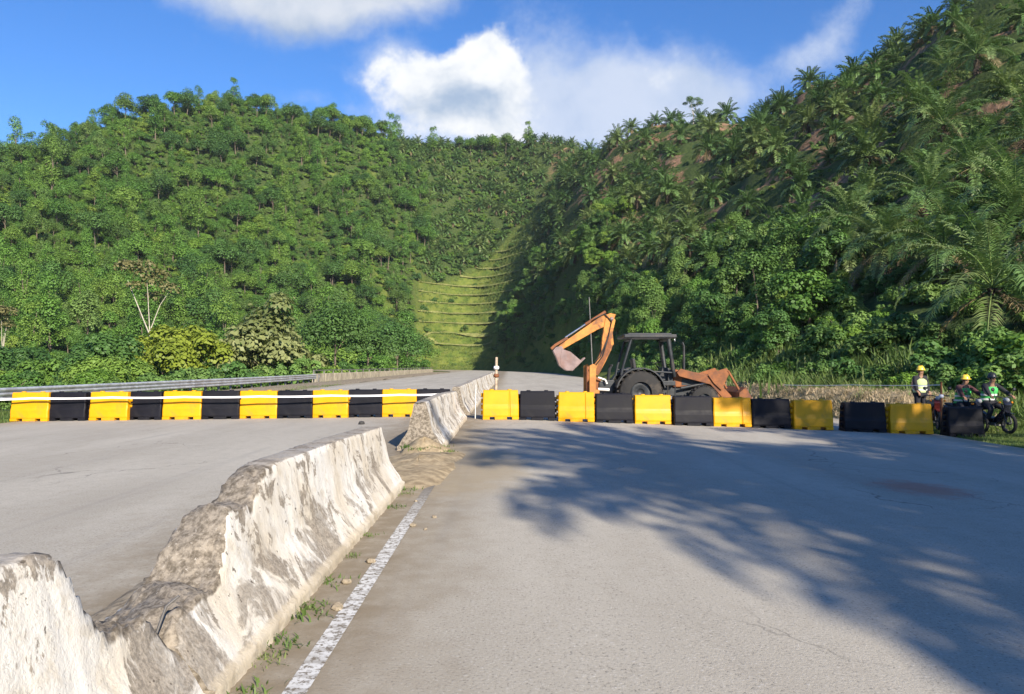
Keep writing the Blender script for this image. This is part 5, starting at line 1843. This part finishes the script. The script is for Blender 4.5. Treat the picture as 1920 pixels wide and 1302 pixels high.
for i in order[:300]:
    key = keys[int(r.integers(0, 5))]
    put_tree('scrub_tree', key, i, X[i], Y[i], sc[i], r.uniform(0, 6.28), lab[key], 'tree', 'scrub trees below the palms', .3)
NS = len(X)
far_ = order[300:]
scatter_stuff('scrub_thicket', ['near_vine', 'near_mid', 'near_light', 'near_dark'], X[far_], Y[far_], sc[far_], r, 'thicket of scrub trees on the far spur above the road bend', 'scrub')
# low cover under the palms
X, Y = jitter_grid(-14, 235, 22, 345, 2.5, r)
Z = hz(X, Y)
bare = smooth_noise(X, Y, 26, 77) > .36
keep = in_frame(X, Y, 900, 2080) & (X > bend(np.minimum(Y, 268)) + np.where(Y < 150, 16.5, 13.5)) & ~(bare & (Z > 30)) & (lawn_mask(X, Y) < .3) & ~((Z < 1.2) & (Y < 60))
keep &= r.random(len(X)) < np.where(Z > 18, .48, .9)
X, Y = X[keep], Y[keep]
s_ = r.uniform(.45, 1.15, len(X)) * np.where(Z[keep] > 22, .62, 1.0)
v_ = visible(X, Y, hz(X, Y) + 2.5 * s_)
scatter_stuff('creeper_cover', ['shrub', 'shrub', 'shrub_light', 'shrub_dark'], X[v_], Y[v_], s_[v_], r, 'creepers and ferns covering the ground of the palm slope', 'ground cover')

# shrubs standing in the verge grass at the foot of the slope
r = np.random.default_rng(55)
for k_, (u_, D_, s_, key) in enumerate([(1440, 42, .75, 'shrub'), (1475, 46, .9, 'shrub_light'), (1530, 40, .8, 'shrub'), (1585, 36, .8, 'shrub_dark'), (1640, 34, .7, 'shrub'), (1690, 31, .6, 'shrub_light'),
                                        (1780, 28, .7, 'shrub'), (1835, 27, .75, 'shrub_light'), (1900, 25.5, .95, 'shrub'), (1400, 56, .9, 'shrub_light'), (1330, 62, .8, 'shrub_light'), (1260, 74, 1.0, 'shrub'), (1200, 84, 1.0, 'shrub'), (1760, 32, 1.0, 'shrub_dark'),
                                        (1870, 30, 1.1, 'shrub'), (1915, 29, 1.2, 'shrub_light'), (1550, 47, 1.2, 'shrub_dark'), (1650, 40, 1.2, 'shrub_dark')]):
    named('verge_shrub', key, u_, D_, s_, {'shrub': 'mid green', 'shrub_light': 'light green', 'shrub_dark': 'dark green'}[key] + ' leafy shrub at the foot of the slope above the dead grass', 1.0, 'shrub', 'shrubs at the foot of the slope', k_, k_ * 1.1)

# ------------------------------------------------------------------ grasses
def tuft_np(n, h, spread, seed, w=.012, lay=.35):
    q = np.random.default_rng(seed)
    V, Q, T = [], [], []
    for i in range(n):
        a = q.uniform(0, 6.28); p = np.array([q.normal() * spread * .45, q.normal() * spread * .45, -.02])
        d = np.array([math.cos(a), math.sin(a), 0]); sd = np.array([-d[1], d[0], 0])
        hh = h * q.uniform(.5, 1.1); bend_ = lay * q.uniform(.3, 1.4)
        m_ = p + np.array([0, 0, hh * .55]) + d * bend_ * hh * .3
        t_ = p + np.array([0, 0, hh * (1 - .35 * bend_)]) + d * bend_ * hh
        b = len(V)
        V += [p - sd * w, p + sd * w, m_ + sd * w * .8, m_ - sd * w * .8, t_ + sd * w * .15, t_ - sd * w * .15]
        Q += [(b, b + 1, b + 2, b + 3), (b + 3, b + 2, b + 4, b + 5)]
        T += [float(np.clip(.5 + q.normal() * .25, 0, 1))] * 6
    return np.array(V), np.array(Q), np.array(T)


def tuft_mesh(name, n, h, spread, seed, mat, w=.012, lay=.35):
    V, Q, T = tuft_np(n, h, spread, seed, w, lay)
    return np_mesh(name, V, Q, mat, False, {'tint': T})


GT = [tuft_mesh('grass_clump', 46, .38, .5, s_, M['grass'], .014, .6) for s_ in (1, 2, 3)]
ST = [tuft_mesh('straw_clump', 60, .34, .6, s_, M['straw'], .014, 1.5) for s_ in (4, 5, 6)]
WT_ = [tuft_mesh('weed_tuft', 60, .07, .16, s_, M['grass'], .006, .7) for s_ in (7, 8, 9)]
LT = [tuft_mesh('lawn_clump', 40, .9, 2.0, s_, M['grass'], .05, .6) for s_ in (10, 11)]
r = np.random.default_rng(66)
X, Y = jitter_grid(11.5, 24, 12, 90, .42, r)
dr_ = X - 11.75
strawz = (Y > 23) & (dr_ > .0) & (dr_ < 3.6)
keep = in_frame(X, Y, 1000, 1960) & (dr_ > -.05) & (~strawz | (r.random(len(X)) < .10)) & (hz(X, Y) < 5)
keep &= r.random(len(X)) < np.where(Y > 45, .5, 1)
Xg, Yg = X[keep], Y[keep]
sg = r.uniform(.5, 1.25, len(Xg)) * np.where(Yg < 21, .55, np.where(Xg > 15.5, 1.7, .9))
X3, Y3 = jitter_grid(-17.5, -13.6, 14, 80, .5, r)
k3 = in_frame(X3, Y3, -40, 640) & (r.random(len(X3)) < .8)
X3, Y3 = X3[k3], Y3[k3]
X5, Y5 = jitter_grid(14.5, 20.5, 34, 74, .8, r)
scatter_stuff('verge_grass', [], np.concatenate([Xg, X3, X5]), np.concatenate([Yg, Y3, Y5]), np.concatenate([sg, r.uniform(.5, 1.2, len(X3)), r.uniform(2.2, 4.2, len(X5))]), r, 'rough green grass growing on the verges', 'grass', None, GT)
keep = in_frame(X, Y, 1000, 1960) & strawz & (Y < 80)
Xs, Ys = X[keep], Y[keep]
scatter_stuff('dead_grass', [], Xs, Ys, r.uniform(.6, 1.2, len(Xs)), r, 'tan dead cut grass heaped along the road bank', 'dead grass', None, ST)
X, Y = jitter_grid(-45, 40, 222, 392, 1.9, r)
keep = (lawn_mask(X, Y) > .4) & off_road(X, Y, 17, 14)
scatter_stuff('bench_grass', [], X[keep], Y[keep], r.uniform(.6, 1.3, keep.sum()), r, 'tall yellow-green grass on the stepped slope at the valley head', 'grass', None, LT)
# a few shrubs on the benches
for k_, (u_, D_, s_) in enumerate([(825, 330, 1.9), (800, 335, 1.6), (850, 338, 1.3), (905, 352, 1.2), (960, 348, 1.1), (870, 300, 1.0), (795, 300, 1.2), (815, 312, 1.0), (845, 322, .8), (800, 285, .9), (930, 340, 1.0), (985, 356, 1.2), (1010, 362, 1.0), (890, 335, .7), (780, 315, 1.4), (835, 345, 1.3), (860, 352, 1.1), (905, 362, 1.2)]):
    named('bench_shrub', 'shrub_dark', u_, D_, s_ * 1.5, 'dark rounded shrub growing on the grassy steps at the valley head', 1.0, 'shrub', 'shrubs on the grassy steps', k_, k_)
# weeds in the joint between median and road
spots = [(4.45, 1.2), (4.6, .8), (5.1, .9), (3.95, 1.0), (3.75, .8), (3.35, 1.0), (3.15, .9), (2.9, .8), (6.5, .7), (7.8, .8), (8.9, 1.1), (8.6, .7), (5.8, .6)]
for i, (y, s_) in enumerate(spots):
    o = obj('weed_tuft', WT_[i % 3])
    o.location = (-1.215 + .04 * math.sin(i * 3.1), y, 0.0)
    o.rotation_euler = (0, 0, i * 1.3); o.scale = (s_,) * 3
    tag(o, 'small green weed tuft growing at the foot of the long stained median piece', 'weed', 'weeds at the foot of the median')
for i, (x, y, s_) in enumerate([(-1.3, 12.55, 1.3), (-1.55, 12.45, 1.1), (-1.15, 12.8, 1.0), (-1.7, 12.7, 1.2), (-.98, 12.1, .8)]):
    o = obj('weed_tuft', WT_[i % 3])
    o.location = (x, y, .10); o.rotation_euler = (0, 0, i * 2.0); o.scale = (s_,) * 3
    tag(o, 'weed tuft on the soil heap at the bare end of the median', 'weed', 'weeds on the soil heap')

# ---- palms on the verge behind the viewpoint that throw their shade on the road
for i, (x, y, s_) in enumerate([(15.9, -14.5, 1.25), (20.9, -17.0, 1.22), (25.6, -18.6, 1.2), (20.4, -3.4, 1.0)]):
    big_palm(x, y, s_, 'tall oil palm on the verge throwing shade across the open carriageway', 'palms shading the carriageway', 700 + i, True, (46, 42, 38, 36)[i])
print('forest', NF, 'palms', NP_, 'scrub', NS, 'objects', len(bpy.data.objects))

# ------------------------------------------------------------------ thin humid air over the valley
b = MB().box((0, 150, 75), (3400, 3400, 178))
hz_m = bpy.data.materials.new('humid air')
hz_m.use_nodes = True
hz_m.node_tree.nodes.clear()
ho = hz_m.node_tree.nodes.new('ShaderNodeOutputMaterial')
hv = hz_m.node_tree.nodes.new('ShaderNodeVolumePrincipled')
hv.inputs['Color'].default_value = (0.80, 0.88, 1.0, 1)
hv.inputs['Density'].default_value = 0.00009
hz_m.node_tree.links.new(hv.outputs[0], ho.inputs['Volume'])
tag(b.build('haze', hz_m), kind='stuff')
